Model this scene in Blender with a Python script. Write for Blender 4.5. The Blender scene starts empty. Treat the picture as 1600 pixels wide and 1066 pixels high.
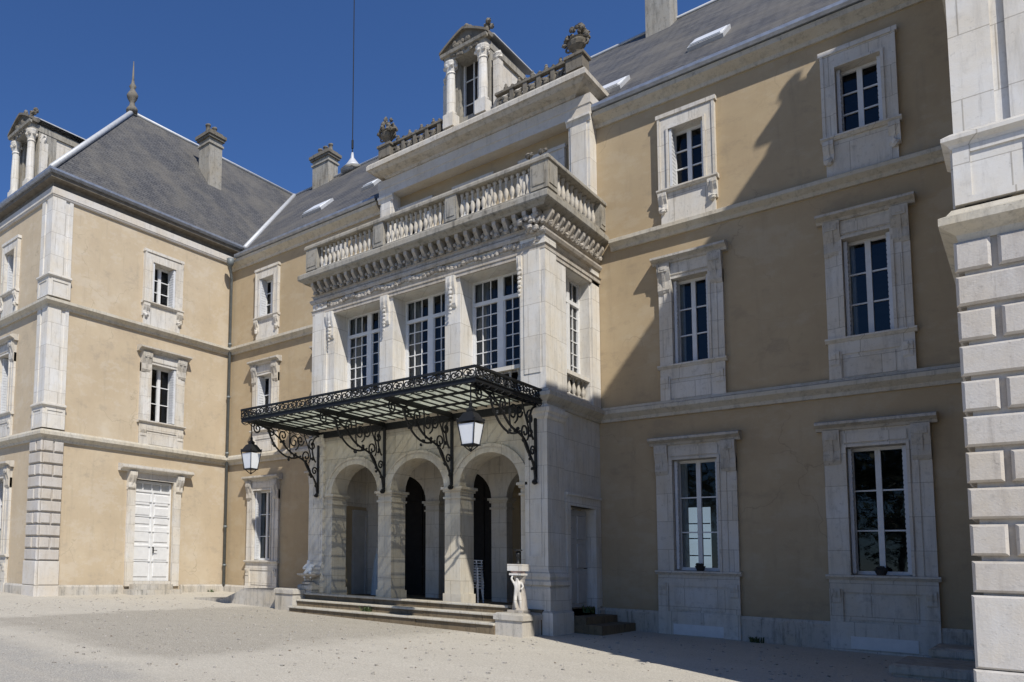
import bpy, bmesh, math, random
from mathutils import Vector, Matrix
random.seed(7)
PI = math.pi
sc = bpy.context.scene
C = sc.collection

# ------------------------------------------------------------------ materials
def newmat(name):
    m = bpy.data.materials.new(name); m.use_nodes = True
    nt = m.node_tree; nt.nodes.clear()
    out = nt.nodes.new('ShaderNodeOutputMaterial')
    b = nt.nodes.new('ShaderNodeBsdfPrincipled')
    nt.links.new(b.outputs[0], out.inputs[0])
    return m, nt, b, out
def node(nt, t, **kw):
    n = nt.nodes.new(t)
    for k, v in kw.items():
        if hasattr(n, k): setattr(n, k, v)
        else: n.inputs[k].default_value = v
    return n
def noise(nt, vec, scale, detail=4, rough=.55):
    n = nt.nodes.new('ShaderNodeTexNoise'); n.inputs['Scale'].default_value = scale
    n.inputs['Detail'].default_value = detail; n.inputs['Roughness'].default_value = rough
    nt.links.new(vec, n.inputs['Vector']); return n.outputs['Fac']
def ramp(nt, fac, stops):
    r = nt.nodes.new('ShaderNodeValToRGB')
    els = r.color_ramp.elements
    while len(els) < len(stops): els.new(.5)
    for e, (p, c) in zip(els, stops):
        e.position = p; e.color = (c[0], c[1], c[2], 1) if not isinstance(c, (int, float)) else (c, c, c, 1)
    nt.links.new(fac, r.inputs[0]); return r.outputs[0]
def mix(nt, fac, a, b, mode='MIX'):
    n = nt.nodes.new('ShaderNodeMix'); n.data_type = 'RGBA'; n.blend_type = mode
    if isinstance(fac, (int, float)): n.inputs[0].default_value = fac
    else: nt.links.new(fac, n.inputs[0])
    for i, v in ((6, a), (7, b)):
        if isinstance(v, tuple): n.inputs[i].default_value = (v[0], v[1], v[2], 1)
        else: nt.links.new(v, n.inputs[i])
    return n.outputs[2]
def math_(nt, op, a, b=None):
    n = nt.nodes.new('ShaderNodeMath'); n.operation = op
    for i, v in ((0, a), (1, b)):
        if v is None: continue
        if isinstance(v, (int, float)): n.inputs[i].default_value = v
        else: nt.links.new(v, n.inputs[i])
    return n.outputs[0]
def bump(nt, b, h, strength=.3, dist=.02):
    n = nt.nodes.new('ShaderNodeBump'); n.inputs['Strength'].default_value = strength
    n.inputs['Distance'].default_value = dist
    nt.links.new(h, n.inputs['Height']); nt.links.new(n.outputs[0], b.inputs['Normal'])
def pos(nt):
    return nt.nodes.new('ShaderNodeNewGeometry').outputs['Position']
def flatvec(nt):
    """(x+y, z, 0) of the world position: runs along any axis aligned wall"""
    s = nt.nodes.new('ShaderNodeSeparateXYZ'); nt.links.new(pos(nt), s.inputs[0])
    u = math_(nt, 'ADD', s.outputs[0], s.outputs[1])
    c = nt.nodes.new('ShaderNodeCombineXYZ'); nt.links.new(u, c.inputs[0]); nt.links.new(s.outputs[2], c.inputs[1])
    return c.outputs[0], s
def scaled(nt, v, sx, sy, sz):
    n = nt.nodes.new('ShaderNodeMapping'); n.inputs['Scale'].default_value = (sx, sy, sz)
    nt.links.new(v, n.inputs['Vector']); return n.outputs[0]

M = {}
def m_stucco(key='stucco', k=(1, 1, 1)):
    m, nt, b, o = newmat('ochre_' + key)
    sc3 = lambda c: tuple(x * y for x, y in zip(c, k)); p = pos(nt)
    big = noise(nt, p, .45, 5, .6); mid = noise(nt, p, 2.2, 6, .65); fine = noise(nt, p, 60, 3)
    col = ramp(nt, big, [(.25, sc3((.41, .31, .19))), (.5, sc3((.455, .35, .222))), (.75, sc3((.49, .39, .26)))])
    col = mix(nt, math_(nt, 'MULTIPLY', ramp(nt, mid, [(.35, 0.), (.7, 1.)]), .45), col, sc3((.37, .275, .175)))
    streak = noise(nt, scaled(nt, p, 3, 3, .35), 1.6, 6, .7)
    col = mix(nt, math_(nt, 'MULTIPLY', ramp(nt, streak, [(.55, 0.), (.8, 1.)]), .45), col, sc3((.27, .215, .15)))
    s = nt.nodes.new('ShaderNodeSeparateXYZ'); nt.links.new(p, s.inputs[0])
    damp = nt.nodes.new('ShaderNodeMapRange'); damp.inputs[1].default_value = 1.7; damp.inputs[2].default_value = .3
    nt.links.new(math_(nt, 'ADD', s.outputs[2], math_(nt, 'MULTIPLY', mid, 1.2)), damp.inputs[0])
    col = mix(nt, math_(nt, 'MULTIPLY', damp.outputs[0], .22), col, (.24, .20, .15))
    col = mix(nt, math_(nt, 'MULTIPLY', fine, .12), col, (.56, .47, .32))
    pt = noise(nt, scaled(nt, p, 1, 1, 1.6), .9, 8, .75)
    col = mix(nt, math_(nt, 'MULTIPLY', ramp(nt, pt, [(.52, 0.), (.60, 1.)]), .30), col, sc3((.52, .44, .33)))
    col = mix(nt, math_(nt, 'MULTIPLY', ramp(nt, pt, [(.36, 1.), (.44, 0.)]), .38), col, sc3((.29, .23, .165)))
    dv = nt.nodes.new('ShaderNodeVectorMath'); dv.operation = 'ADD'; nt.links.new(p, dv.inputs[0])
    nn = nt.nodes.new('ShaderNodeTexNoise'); nn.inputs['Scale'].default_value = 1.4; nn.inputs['Detail'].default_value = 6; nt.links.new(p, nn.inputs['Vector']); nt.links.new(nn.outputs['Color'], dv.inputs[1])
    cr = nt.nodes.new('ShaderNodeTexVoronoi'); cr.feature = 'DISTANCE_TO_EDGE'; cr.inputs['Scale'].default_value = .55; nt.links.new(dv.outputs[0], cr.inputs['Vector'])
    col = mix(nt, math_(nt, 'MULTIPLY', ramp(nt, cr.outputs['Distance'], [(.0, 1.), (.007, 0.)]), math_(nt, 'MULTIPLY', ramp(nt, big, [(.5, 0.), (.6, 1.)]), .45)), col, sc3((.20, .155, .10)))
    nt.links.new(col, b.inputs['Base Color']); b.inputs['Roughness'].default_value = .92
    b.inputs['Specular IOR Level'].default_value = .2
    bump(nt, b, mix(nt, .6, fine, mid), .35, .012)
    M[key] = m
def m_stone(key, base, dark, joints=False, dirt=.5, lichen=.25, rough=.85):
    m, nt, b, o = newmat(key + '_stone'); p = pos(nt)
    n1 = noise(nt, p, 1.3, 6, .65); n2 = noise(nt, p, 7, 6, .7); n3 = noise(nt, p, 45, 4)
    tint = tuple(min(1, c * f) for c, f in zip(base, (.96, .90, .80)))
    col = mix(nt, ramp(nt, n1, [(.35, 0.), (.65, 1.)]), base, tint)
    st = noise(nt, scaled(nt, p, 4, 4, .5), 1.5, 7, .75)
    col = mix(nt, math_(nt, 'MULTIPLY', ramp(nt, st, [(.5, 0.), (.75, 1.)]), dirt), col, dark)
    col = mix(nt, math_(nt, 'MULTIPLY', ramp(nt, n2, [(.55, 0.), (.72, 1.)]), lichen), col, tuple(c * .55 for c in dark))
    g = nt.nodes.new('ShaderNodeNewGeometry'); s = nt.nodes.new('ShaderNodeSeparateXYZ'); nt.links.new(g.outputs['Normal'], s.inputs[0])
    upf = math_(nt, 'MULTIPLY', ramp(nt, s.outputs[2], [(.4, 0.), (.9, 1.)]), math_(nt, 'ADD', math_(nt, 'MULTIPLY', n2, .6), .35))
    col = mix(nt, math_(nt, 'MULTIPLY', upf, .6), col, (.12, .115, .095))
    spots = noise(nt, p, 16, 5, .8)
    col = mix(nt, math_(nt, 'MULTIPLY', ramp(nt, spots, [(.60, 0.), (.70, 1.)]), min(.9, lichen * 1.6)), col, tuple(c * .45 for c in dark))
    col = mix(nt, math_(nt, 'MULTIPLY', ramp(nt, noise(nt, scaled(nt, p, 9, 9, .7), 1.2, 6, .8), [(.56, 0.), (.70, 1.)]), dirt * .8), col, tuple(c * .7 for c in dark))
    h = mix(nt, .5, n3, n2)
    if joints:
        v, _ = flatvec(nt)
        br = nt.nodes.new('ShaderNodeTexBrick'); nt.links.new(v, br.inputs['Vector'])
        br.inputs['Scale'].default_value = 1; br.inputs['Mortar Size'].default_value = .006
        br.inputs['Brick Width'].default_value = .62; br.inputs['Row Height'].default_value = joints if joints is not True else .355
        br.inputs['Color1'].default_value = (1, 1, 1, 1); br.inputs['Color2'].default_value = (.90, .89, .875, 1)
        br.inputs['Mortar'].default_value = (.62, .60, .57, 1)
        col = mix(nt, 1., col, br.outputs[0], 'MULTIPLY')
        h = mix(nt, .5, h, br.outputs['Fac'])
    nt.links.new(col, b.inputs['Base Color']); b.inputs['Roughness'].default_value = rough
    b.inputs['Specular IOR Level'].default_value = .25
    bump(nt, b, h, .4, .012)
    M[key] = m
def m_simple(key, col, rough=.6, metal=0., var=.25, scale=6, bmp=.15, spec=.4):
    m, nt, b, o = newmat(key); p = pos(nt)
    n = noise(nt, p, scale, 5, .6)
    c = mix(nt, ramp(nt, n, [(.3, 0.), (.7, 1.)]), col, tuple(x * (1 - var) for x in col))
    nt.links.new(c, b.inputs['Base Color']); b.inputs['Roughness'].default_value = rough
    b.inputs['Metallic'].default_value = metal; b.inputs['Specular IOR Level'].default_value = spec
    if bmp: bump(nt, b, n, bmp, .01)
    M[key] = m
def m_slate():
    m, nt, b, o = newmat('slate'); v, s = flatvec(nt)
    p = pos(nt)
    br = nt.nodes.new('ShaderNodeTexBrick'); nt.links.new(v, br.inputs['Vector'])
    br.inputs['Scale'].default_value = 1; br.inputs['Mortar Size'].default_value = .012
    br.inputs['Brick Width'].default_value = .24; br.inputs['Row Height'].default_value = .115
    br.inputs['Color1'].default_value = (.070, .070, .072, 1); br.inputs['Color2'].default_value = (.105, .103, .102, 1)
    br.inputs['Mortar'].default_value = (.035, .035, .037, 1)
    n1 = noise(nt, p, .7, 6, .65); n2 = noise(nt, p, 5, 5)
    col = mix(nt, math_(nt, 'MULTIPLY', ramp(nt, n1, [(.42, 0.), (.62, 1.)]), .6), br.outputs[0], (.155, .142, .118))
    col = mix(nt, math_(nt, 'MULTIPLY', ramp(nt, n2, [(.5, 0.), (.8, 1.)]), .4), col, (.18, .174, .158))
    nt.links.new(col, b.inputs['Base Color']); b.inputs['Roughness'].default_value = .62
    b.inputs['Specular IOR Level'].default_value = .35
    bump(nt, b, mix(nt, .3, br.outputs['Fac'], n2), .5, .015)
    M['slate'] = m
def m_glass():
    m, nt, b, o = newmat('window_glass')
    nt.nodes.remove(b)
    fr = nt.nodes.new('ShaderNodeFresnel'); fr.inputs[0].default_value = 1.5
    f2 = math_(nt, 'MINIMUM', math_(nt, 'ADD', math_(nt, 'MULTIPLY', fr.outputs[0], 1.0), .0), 1.)
    t = nt.nodes.new('ShaderNodeBsdfTransparent'); t.inputs[0].default_value = (.62, .66, .68, 1)
    g = nt.nodes.new('ShaderNodeBsdfGlossy'); g.inputs['Roughness'].default_value = .02; g.inputs[0].default_value = (.78, .80, .82, 1)
    bp = nt.nodes.new('ShaderNodeBump'); bp.inputs['Strength'].default_value = .05; bp.inputs['Distance'].default_value = .02
    nt.links.new(noise(nt, pos(nt), 2.5, 2), bp.inputs['Height']); nt.links.new(bp.outputs[0], g.inputs['Normal'])
    mx = nt.nodes.new('ShaderNodeMixShader'); nt.links.new(f2, mx.inputs[0])
    nt.links.new(t.outputs[0], mx.inputs[1]); nt.links.new(g.outputs[0], mx.inputs[2]); nt.links.new(mx.outputs[0], o.inputs[0])
    M['glass'] = m
def m_wired():
    m, nt, b, o = newmat('canopy_glass'); nt.nodes.remove(b)
    p = pos(nt); n = noise(nt, p, 3, 5, .6)
    tr = nt.nodes.new('ShaderNodeBsdfTranslucent'); tr.inputs[0].default_value = (.7, .72, .62, 1)
    nt.links.new(mix(nt, n, (.80, .83, .72), (.5, .53, .44)), tr.inputs[0])
    df = nt.nodes.new('ShaderNodeBsdfDiffuse'); df.inputs[0].default_value = (.22, .24, .20, 1)
    g = nt.nodes.new('ShaderNodeBsdfGlossy'); g.inputs['Roughness'].default_value = .15
    a = nt.nodes.new('ShaderNodeMixShader'); a.inputs[0].default_value = .35
    nt.links.new(tr.outputs[0], a.inputs[1]); nt.links.new(df.outputs[0], a.inputs[2])
    c = nt.nodes.new('ShaderNodeMixShader'); c.inputs[0].default_value = .07
    nt.links.new(a.outputs[0], c.inputs[1]); nt.links.new(g.outputs[0], c.inputs[2])
    tp = nt.nodes.new('ShaderNodeBsdfTransparent'); tp.inputs[0].default_value = (.92, .92, .87, 1)
    e = nt.nodes.new('ShaderNodeMixShader'); e.inputs[0].default_value = .42; nt.links.new(c.outputs[0], e.inputs[1]); nt.links.new(tp.outputs[0], e.inputs[2]); nt.links.new(e.outputs[0], o.inputs[0])
    M['wired'] = m
def m_ground():
    m, nt, b, o = newmat('gravel_court'); p = pos(nt)
    s = nt.nodes.new('ShaderNodeSeparateXYZ'); nt.links.new(p, s.inputs[0])
    n1 = noise(nt, p, .6, 6, .6); n2 = noise(nt, p, 4, 6, .7); n3 = noise(nt, p, 38, 4, .7)
    vo = nt.nodes.new('ShaderNodeTexVoronoi'); vo.inputs['Scale'].default_value = 55; nt.links.new(p, vo.inputs['Vector'])
    col = mix(nt, ramp(nt, n1, [(.3, 0.), (.7, 1.)]), (.485, .455, .385), (.385, .355, .295))
    # darker band with ragged edges that crosses the court
    wx = math_(nt, 'ADD', s.outputs[0], math_(nt, 'MULTIPLY', math_(nt, 'SUBTRACT', noise(nt, p, .6, 6, .65), .5), 2.2))
    wy = math_(nt, 'ADD', s.outputs[1], math_(nt, 'MULTIPLY', math_(nt, 'SUBTRACT', noise(nt, scaled(nt, p, 1, 1, 1), .45, 6, .65), .5), 2.2))
    def edge(v, a0, a1):
        x = nt.nodes.new('ShaderNodeMapRange'); x.inputs[1].default_value = a0; x.inputs[2].default_value = a1; nt.links.new(v, x.inputs[0]); return x.outputs[0]
    mask = math_(nt, 'MULTIPLY', math_(nt, 'MULTIPLY', edge(wx, -15.2, -14.7), edge(wx, -8.2, -8.9)), edge(wy, 6.3, 7.0))
    col = mix(nt, math_(nt, 'MULTIPLY', mask, math_(nt, 'ADD', math_(nt, 'MULTIPLY', n2, .8), .5)), col, (.12, .105, .08))
    near = math_(nt, 'MULTIPLY', edge(wy, 5.9, 5.3), edge(wx, -6.6, -7.6))
    col = mix(nt, math_(nt, 'MULTIPLY', near, .9), col, (.17, .175, .18))
    tr = noise(nt, scaled(nt, p, .25, 2.2, 1), 1.1, 6, .7)
    col = mix(nt, math_(nt, 'MULTIPLY', ramp(nt, tr, [(.52, 0.), (.66, 1.)]), .35), col, (.33, .29, .235))
    col = mix(nt, math_(nt, 'MULTIPLY', ramp(nt, n2, [(.45, 0.), (.75, 1.)]), .55), col, (.33, .295, .24))
    col = mix(nt, math_(nt, 'MULTIPLY', vo.outputs['Distance'], .9), col, (.60, .56, .48))
    col = mix(nt, ramp(nt, n3, [(.35, .45), (.6, 0.)]), col, (.2, .18, .15))
    vs = nt.nodes.new('ShaderNodeTexVoronoi'); vs.inputs['Scale'].default_value = 2.3; nt.links.new(p, vs.inputs['Vector'])
    col = mix(nt, ramp(nt, vs.outputs['Distance'], [(.035, .8), (.06, 0.)]), col, (.09, .075, .05))
    nt.links.new(col, b.inputs['Base Color']); b.inputs['Roughness'].default_value = .95
    b.inputs['Specular IOR Level'].default_value = .15
    bump(nt, b, mix(nt, .5, n3, vo.outputs['Distance']), .7, .02)
    M['ground'] = m
def m_emit(key, col, st):
    m, nt, b, o = newmat(key); b.inputs['Base Color'].default_value = (*col, 1)
    b.inputs['Emission Color'].default_value = (*col, 1); b.inputs['Emission Strength'].default_value = st
    M[key] = m
def m_leaf():
    m, nt, b, o = newmat('tree_leaves'); p = pos(nt)
    c = mix(nt, ramp(nt, noise(nt, p, .8, 4), [(.35, 0.), (.65, 1.)]), (.03, .055, .016), (.08, .115, .035))
    nt.links.new(c, b.inputs['Base Color']); b.inputs['Roughness'].default_value = .6
    M['leaf'] = m

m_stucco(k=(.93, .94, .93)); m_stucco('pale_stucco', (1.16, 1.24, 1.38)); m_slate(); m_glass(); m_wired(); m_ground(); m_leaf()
m_stone('stone', (.655, .635, .595), (.27, .25, .22), joints=.62, dirt=.55, lichen=.32)
m_stone('clean', (.70, .69, .665), (.36, .34, .31), joints=.71, dirt=.5, lichen=.2)
m_stone('ashlar', (.70, .685, .65), (.32, .31, .28), joints=.71, dirt=.55, lichen=.24)
m_stone('pier', (.60, .57, .50), (.30, .285, .235), joints=.52, dirt=.6, lichen=.2)
m_stone('band', (.55, .52, .45), (.22, .20, .17), dirt=.65, lichen=.4)
m_stone('weather', (.34, .325, .29), (.06, .056, .05), dirt=.9, lichen=.6)
m_stone('carved', (.46, .43, .39), (.13, .12, .10), dirt=.8, lichen=.55)
m_stone('plinthstone', (.50, .475, .43), (.10, .10, .095), dirt=.9, lichen=.4)
m_stone('stepstone', (.19, .15, .10), (.055, .045, .03), dirt=.85, lichen=.55)
m_stone('rust', (.53, .505, .475), (.30, .265, .235), dirt=.55, lichen=.32)
m_stone('hoodstone', (.52, .495, .45), (.16, .15, .13), dirt=.75, lichen=.5)
m_stone('rough', (.60, .575, .54), (.40, .37, .33), dirt=.4, lichen=.3)
m_stone('black', (.19, .175, .15), (.035, .033, .03), dirt=.9, lichen=.8)
m_simple('white', (.72, .72, .71), .5, var=.12, bmp=.05)
m_simple('shutterwhite', (.66, .67, .68), .55, var=.15, bmp=.05)
m_simple('zinc', (.42, .45, .50), .45, .6, var=.35)
m_simple('lead', (.55, .56, .57), .55, .2, var=.2)
m_simple('pipe', (.20, .22, .22), .55, .2, var=.3)
m_simple('iron', (.018, .019, .02), .5, .2, var=.3)
m_simple('soffit', (.20, .175, .14), .8, var=.4)
m_simple('dark', (.035, .032, .03), .9, var=.3, bmp=0)
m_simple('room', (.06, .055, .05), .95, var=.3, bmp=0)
m_simple('doorwood', (.42, .34, .24), .7, var=.3, scale=3)
m_simple('greydoor', (.50, .49, .47), .65, var=.2, scale=3)
m_simple('curtain', (.50, .50, .48), .9, var=.2, scale=9, bmp=0)
m_simple('redcloth', (.30, .10, .09), .9, var=.3, bmp=0)
m_simple('plastic', (.78, .78, .77), .35, var=.03, bmp=0)
m_simple('cloth', (.50, .60, .68), .85, var=.2, scale=12)
m_simple('pinkstone', (.55, .40, .34), .8, var=.2)
m_simple('moss', (.07, .09, .03), .9, var=.5)
m_simple('deadleaf', (.16, .10, .05), .8, var=.5)
m_simple('pebble', (.42, .39, .34), .9, var=.5, scale=30)
m_simple('brickred', (.35, .16, .10), .85, var=.4, scale=9)
m_simple('bark', (.10, .08, .06), .9, var=.4)
m_simple('lampglass', (.80, .82, .84), .25, var=.04, bmp=0)
m_emit('daylight', (.55, .68, .80), .55)

# ------------------------------------------------------------------ mesh helper
class Frame:
    def __init__(s, O, U, N): s.O, s.U, s.N = Vector(O), Vector(U), Vector(N)
    def __call__(s, u, v, w): return s.O + s.U * u + Vector((0, 0, v)) + s.N * w
WORLD = Frame((0, 0, 0), (1, 0, 0), (0, -1, 0))
D = 18.4
XW = -20.3; YF = 10.85; XT = -.39; YT = 10.65; PL, PR, PF = -13.55, -7.05, 15.5
fMain = Frame((0, D, 0), (1, 0, 0), (0, -1, 0))
fWingSide = Frame((XW, 0, 0), (0, 1, 0), (1, 0, 0))
fWingFront = Frame((0, YF, 0), (1, 0, 0), (0, -1, 0))
fPav = Frame((0, PF, 0), (1, 0, 0), (0, -1, 0))
fPavSide = Frame((PR, 0, 0), (0, 1, 0), (1, 0, 0))
fPavLeft = Frame((PL, 0, 0), (0, -1, 0), (-1, 0, 0))
fRightSide = Frame((XT, 0, 0), (0, -1, 0), (-1, 0, 0))
fRightFront = Frame((0, YT, 0), (1, 0, 0), (0, -1, 0))
def sub(fr, o):  # same axes, shifted outwards / along
    return Frame(fr(*o), fr.U, fr.N)

class MB:
    def __init__(s, fr=None): s.v, s.f, s.fr = [], [], fr or Frame((0, 0, 0), (1, 0, 0), (0, -1, 0)); s.smooth = False
    def add(s, vs, fs):
        n = len(s.v); s.v += [Vector(p) for p in vs]; s.f += [tuple(i + n for i in f) for f in fs]; return s
    def box(s, u0, u1, v0, v1, w0, w1):
        P = s.fr
        vs = [P(u, v, w) for w in (w0, w1) for v in (v0, v1) for u in (u0, u1)]
        return s.add(vs, [(0, 2, 3, 1), (4, 5, 7, 6), (0, 1, 5, 4), (2, 6, 7, 3), (0, 4, 6, 2), (1, 3, 7, 5)])
    def prism_u(s, prof, u0, u1, caps=True):       # profile in (w,v)
        n = len(prof); vs = [s.fr(u, v, w) for u in (u0, u1) for (w, v) in prof]
        fs = [(i, (i + 1) % n, n + (i + 1) % n, n + i) for i in range(n)]
        if caps: fs += [tuple(range(n)), tuple(range(2 * n - 1, n - 1, -1))]
        return s.add(vs, fs)
    def prism_w(s, prof, w0, w1):                  # profile in (u,v)
        n = len(prof); vs = [s.fr(u, v, w) for w in (w0, w1) for (u, v) in prof]
        fs = [(i, (i + 1) % n, n + (i + 1) % n, n + i) for i in range(n)]
        fs += [tuple(range(n)), tuple(range(2 * n - 1, n - 1, -1))]
        return s.add(vs, fs)
    def frus(s, u0, u1, v0, v1, w0, w1, b=.02):    # block with a bevelled front margin
        P = s.fr
        vs = [P(u, v, w0) for v in (v0, v1) for u in (u0, u1)] + [P(u, v, w1 - b) for v in (v0, v1) for u in (u0, u1)] + \
             [P(u, v, w1) for v in (v0 + b, v1 - b) for u in (u0 + b, u1 - b)]
        q = []
        for a in (0, 4): q += [(a, a + 1, a + 5, a + 4), (a + 1, a + 3, a + 7, a + 5), (a + 3, a + 2, a + 6, a + 7), (a + 2, a, a + 4, a + 6)]
        return s.add(vs, q + [(8, 9, 11, 10), (0, 2, 3, 1)])
    def lathe(s, c, prof, n=12, sx=1, sy=1):
        c = Vector(c); vs = []
        for (r, z) in prof:
            for k in range(n):
                a = 2 * PI * (k + .5) / n; vs.append(c + Vector((math.cos(a) * r * sx, math.sin(a) * r * sy, z)))
        fs = [(j * n + k, j * n + (k + 1) % n, (j + 1) * n + (k + 1) % n, (j + 1) * n + k) for j in range(len(prof) - 1) for k in range(n)]
        fs += [tuple(range(n))[::-1], tuple(range((len(prof) - 1) * n, len(prof) * n))]
        return s.add(vs, fs)
    def tube(s, pts, r, n=5, r2=None):
        pts = [Vector(p) for p in pts]; vs = []; L = len(pts)
        up = Vector((0.13, .21, .97)).normalized(); prev = None
        for i, p in enumerate(pts):
            t = (pts[min(i + 1, L - 1)] - pts[max(i - 1, 0)])
            if t.length < 1e-9: t = Vector((0, 0, 1))
            t.normalize()
            if prev is None:
                a = t.cross(up)
                if a.length < .1: a = t.cross(Vector((1, 0, 0)))
            else: a = prev - t * prev.dot(t)
            a.normalize(); b = t.cross(a); prev = a
            rr = r if r2 is None else r + (r2 - r) * i / (L - 1)
            for k in range(n):
                q = 2 * PI * k / n; vs.append(p + (a * math.cos(q) + b * math.sin(q)) * rr)
        fs = [(j * n + k, j * n + (k + 1) % n, (j + 1) * n + (k + 1) % n, (j + 1) * n + k) for j in range(L - 1) for k in range(n)]
        fs += [tuple(range(n))[::-1], tuple(range((L - 1) * n, L * n))]
        return s.add(vs, fs)
    def lump(s, c, r, sx=1, sy=1, sz=1, j=.22, n=7, m=5):
        c = Vector(c); prof = []
        vs = [c + Vector((0, 0, -r * sz))]
        for i in range(1, m):
            th = PI * i / m - PI / 2
            for k in range(n):
                a = 2 * PI * (k + .5 * (i % 2)) / n; q = r * (1 + random.uniform(-j, j))
                vs.append(c + Vector((math.cos(a) * math.cos(th) * q * sx, math.sin(a) * math.cos(th) * q * sy, math.sin(th) * q * sz)))
        vs.append(c + Vector((0, 0, r * sz))); fs = []
        for k in range(n): fs.append((0, 1 + (k + 1) % n, 1 + k))
        for i in range(m - 2):
            for k in range(n): fs.append((1 + i * n + k, 1 + i * n + (k + 1) % n, 1 + (i + 1) * n + (k + 1) % n, 1 + (i + 1) * n + k))
        e = len(vs) - 1
        for k in range(n): fs.append((1 + (m - 2) * n + k, 1 + (m - 2) * n + (k + 1) % n, e))
        return s.add(vs, fs)
    def sweep(s, path, prof, closed=False):        # path in plan, outward = right-hand side, profile (w,z)
        P = [Vector((a, b)) for a, b in path]; n = len(P); m = len(prof); vs = []
        nor = []
        for i in range(n - 1):
            d = (P[i + 1] - P[i]).normalized(); nor.append(Vector((d.y, -d.x)))
        for i in range(n):
            if i == 0: o = nor[0]
            elif i == n - 1: o = nor[-1]
            else: a, b = nor[i - 1], nor[i]; o = (a + b) / (1 + a.dot(b))
            for (w, z) in prof: q = P[i] + o * w; vs.append((q.x, q.y, z))
        fs = [(i * m + k, i * m + k + 1, (i + 1) * m + k + 1, (i + 1) * m + k) for i in range(n - 1) for k in range(m - 1)]
        fs += [tuple(range(m)), tuple(range((n - 1) * m, n * m))[::-1]]
        return s.add(vs, fs)
    def wall(s, u0, u1, v0, v1, holes, depth=.34):  # sheet with real openings and reveals
        us = sorted({u0, u1} | {h[0] for h in holes} | {h[1] for h in holes})
        vz = sorted({v0, v1} | {h[2] for h in holes} | {h[3] for h in holes})
        inh = lambda u, v: any(h[0] < u < h[1] and h[2] < v < h[3] for h in holes)
        P = s.fr
        for i in range(len(us) - 1):
            for j in range(len(vz) - 1):
                if inh((us[i] + us[i + 1]) / 2, (vz[j] + vz[j + 1]) / 2): continue
                for w in (0, -depth):
                    s.add([P(us[i], vz[j], w), P(us[i + 1], vz[j], w), P(us[i + 1], vz[j + 1], w), P(us[i], vz[j + 1], w)], [(0, 1, 2, 3)])
        for (a, b, c, d) in holes + [(u0, u1, v0, v1)]:
            q = [(a, c), (b, c), (b, d), (a, d)]
            for k in range(4):
                (x, y), (x2, y2) = q[k], q[(k + 1) % 4]
                s.add([P(x, y, 0), P(x2, y2, 0), P(x2, y2, -depth), P(x, y, -depth)], [(0, 1, 2, 3)])
        return s
    def arcade(s, u0, u1, v0, v1, arches, w0, w1, n=16):   # arches: (a,b,spring)
        x = u0
        for (a, b, sp) in arches:
            s.box(x, a, v0, v1, w0, w1); r = (b - a) / 2; c = (a + b) / 2; P = s.fr
            pts = [(c - r * math.cos(PI * k / n), sp + r * math.sin(PI * k / n)) for k in range(n + 1)]
            for k in range(n):
                (x0, y0), (x1, y1) = pts[k], pts[k + 1]
                for w in (w0, w1): s.add([P(x0, y0, w), P(x1, y1, w), P(x1, v1, w), P(x0, v1, w)], [(0, 1, 2, 3)])
                s.add([P(x0, y0, w0), P(x1, y1, w0), P(x1, y1, w1), P(x0, y0, w1)], [(0, 1, 2, 3)])
            s.add([P(a, v1, w0), P(b, v1, w0), P(b, v1, w1), P(a, v1, w1)], [(0, 1, 2, 3)])
            x = b
        s.box(x, u1, v0, v1, w0, w1); return s
    def arch_ring(s, c, sp, r0, r1, w0, w1, n=18):
        P = s.fr; k0 = len(s.v)
        for k in range(n):
            q = [(c - r * math.cos(PI * kk / n), sp + r * math.sin(PI * kk / n)) for kk in (k, k + 1) for r in (r0, r1)]
            a, b, d, e = q
            s.add([P(*a, w1), P(*b, w1), P(*e, w1), P(*d, w1), P(*a, w0), P(*b, w0), P(*e, w0), P(*d, w0)],
                  [(0, 1, 2, 3), (1, 5, 6, 2), (0, 3, 7, 4)])
        return s
    def build(s, name, mat, parent=None, smooth=False, merge=False, keep=False):
        org = Vector((0, 0, 0)); p = parent
        while p is not None:
            org += Vector(p.location); p = p.parent
        me = bpy.data.meshes.new(name); me.from_pydata([v - org for v in s.v], [], s.f)
        bm = bmesh.new(); bm.from_mesh(me)
        if merge: bmesh.ops.remove_doubles(bm, verts=bm.verts, dist=.0005)
        if not keep: bmesh.ops.recalc_face_normals(bm, faces=bm.faces); bm.to_mesh(me); bm.free()
        if smooth or s.smooth:
            for pl in me.polygons: pl.use_smooth = True
        me.materials.append(M[mat]); o = bpy.data.objects.new(name, me); C.objects.link(o)
        if parent is not None: o.parent = parent
        return o
def empty(name, loc, label, cat, group=None):
    o = bpy.data.objects.new(name, None); C.objects.link(o); o.location = loc; o.empty_display_size = .2
    return tag(o, label, cat, group)
def tag(o, label=None, cat=None, group=None, kind=None):
    if label: o['label'] = label
    if cat: o['category'] = cat
    if group: o['group'] = group
    if kind: o['kind'] = kind
    return o
def bez(p0, p1, p2, p3, n=14):
    out = []
    for i in range(n + 1):
        t = i / n; a = (1 - t) ** 3; b = 3 * t * (1 - t) ** 2; c = 3 * t * t * (1 - t); d = t ** 3
        out.append(tuple(a * w + b * x + c * y + d * z for w, x, y, z in zip(p0, p1, p2, p3)))
    return out
def spiral(cx, cy, r0, r1, a0, turns, n=18):       # 2-D
    return [(cx + (r0 + (r1 - r0) * i / n) * math.cos(a0 + turns * 2 * PI * i / n), cy + (r0 + (r1 - r0) * i / n) * math.sin(a0 + turns * 2 * PI * i / n)) for i in range(n + 1)]

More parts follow.
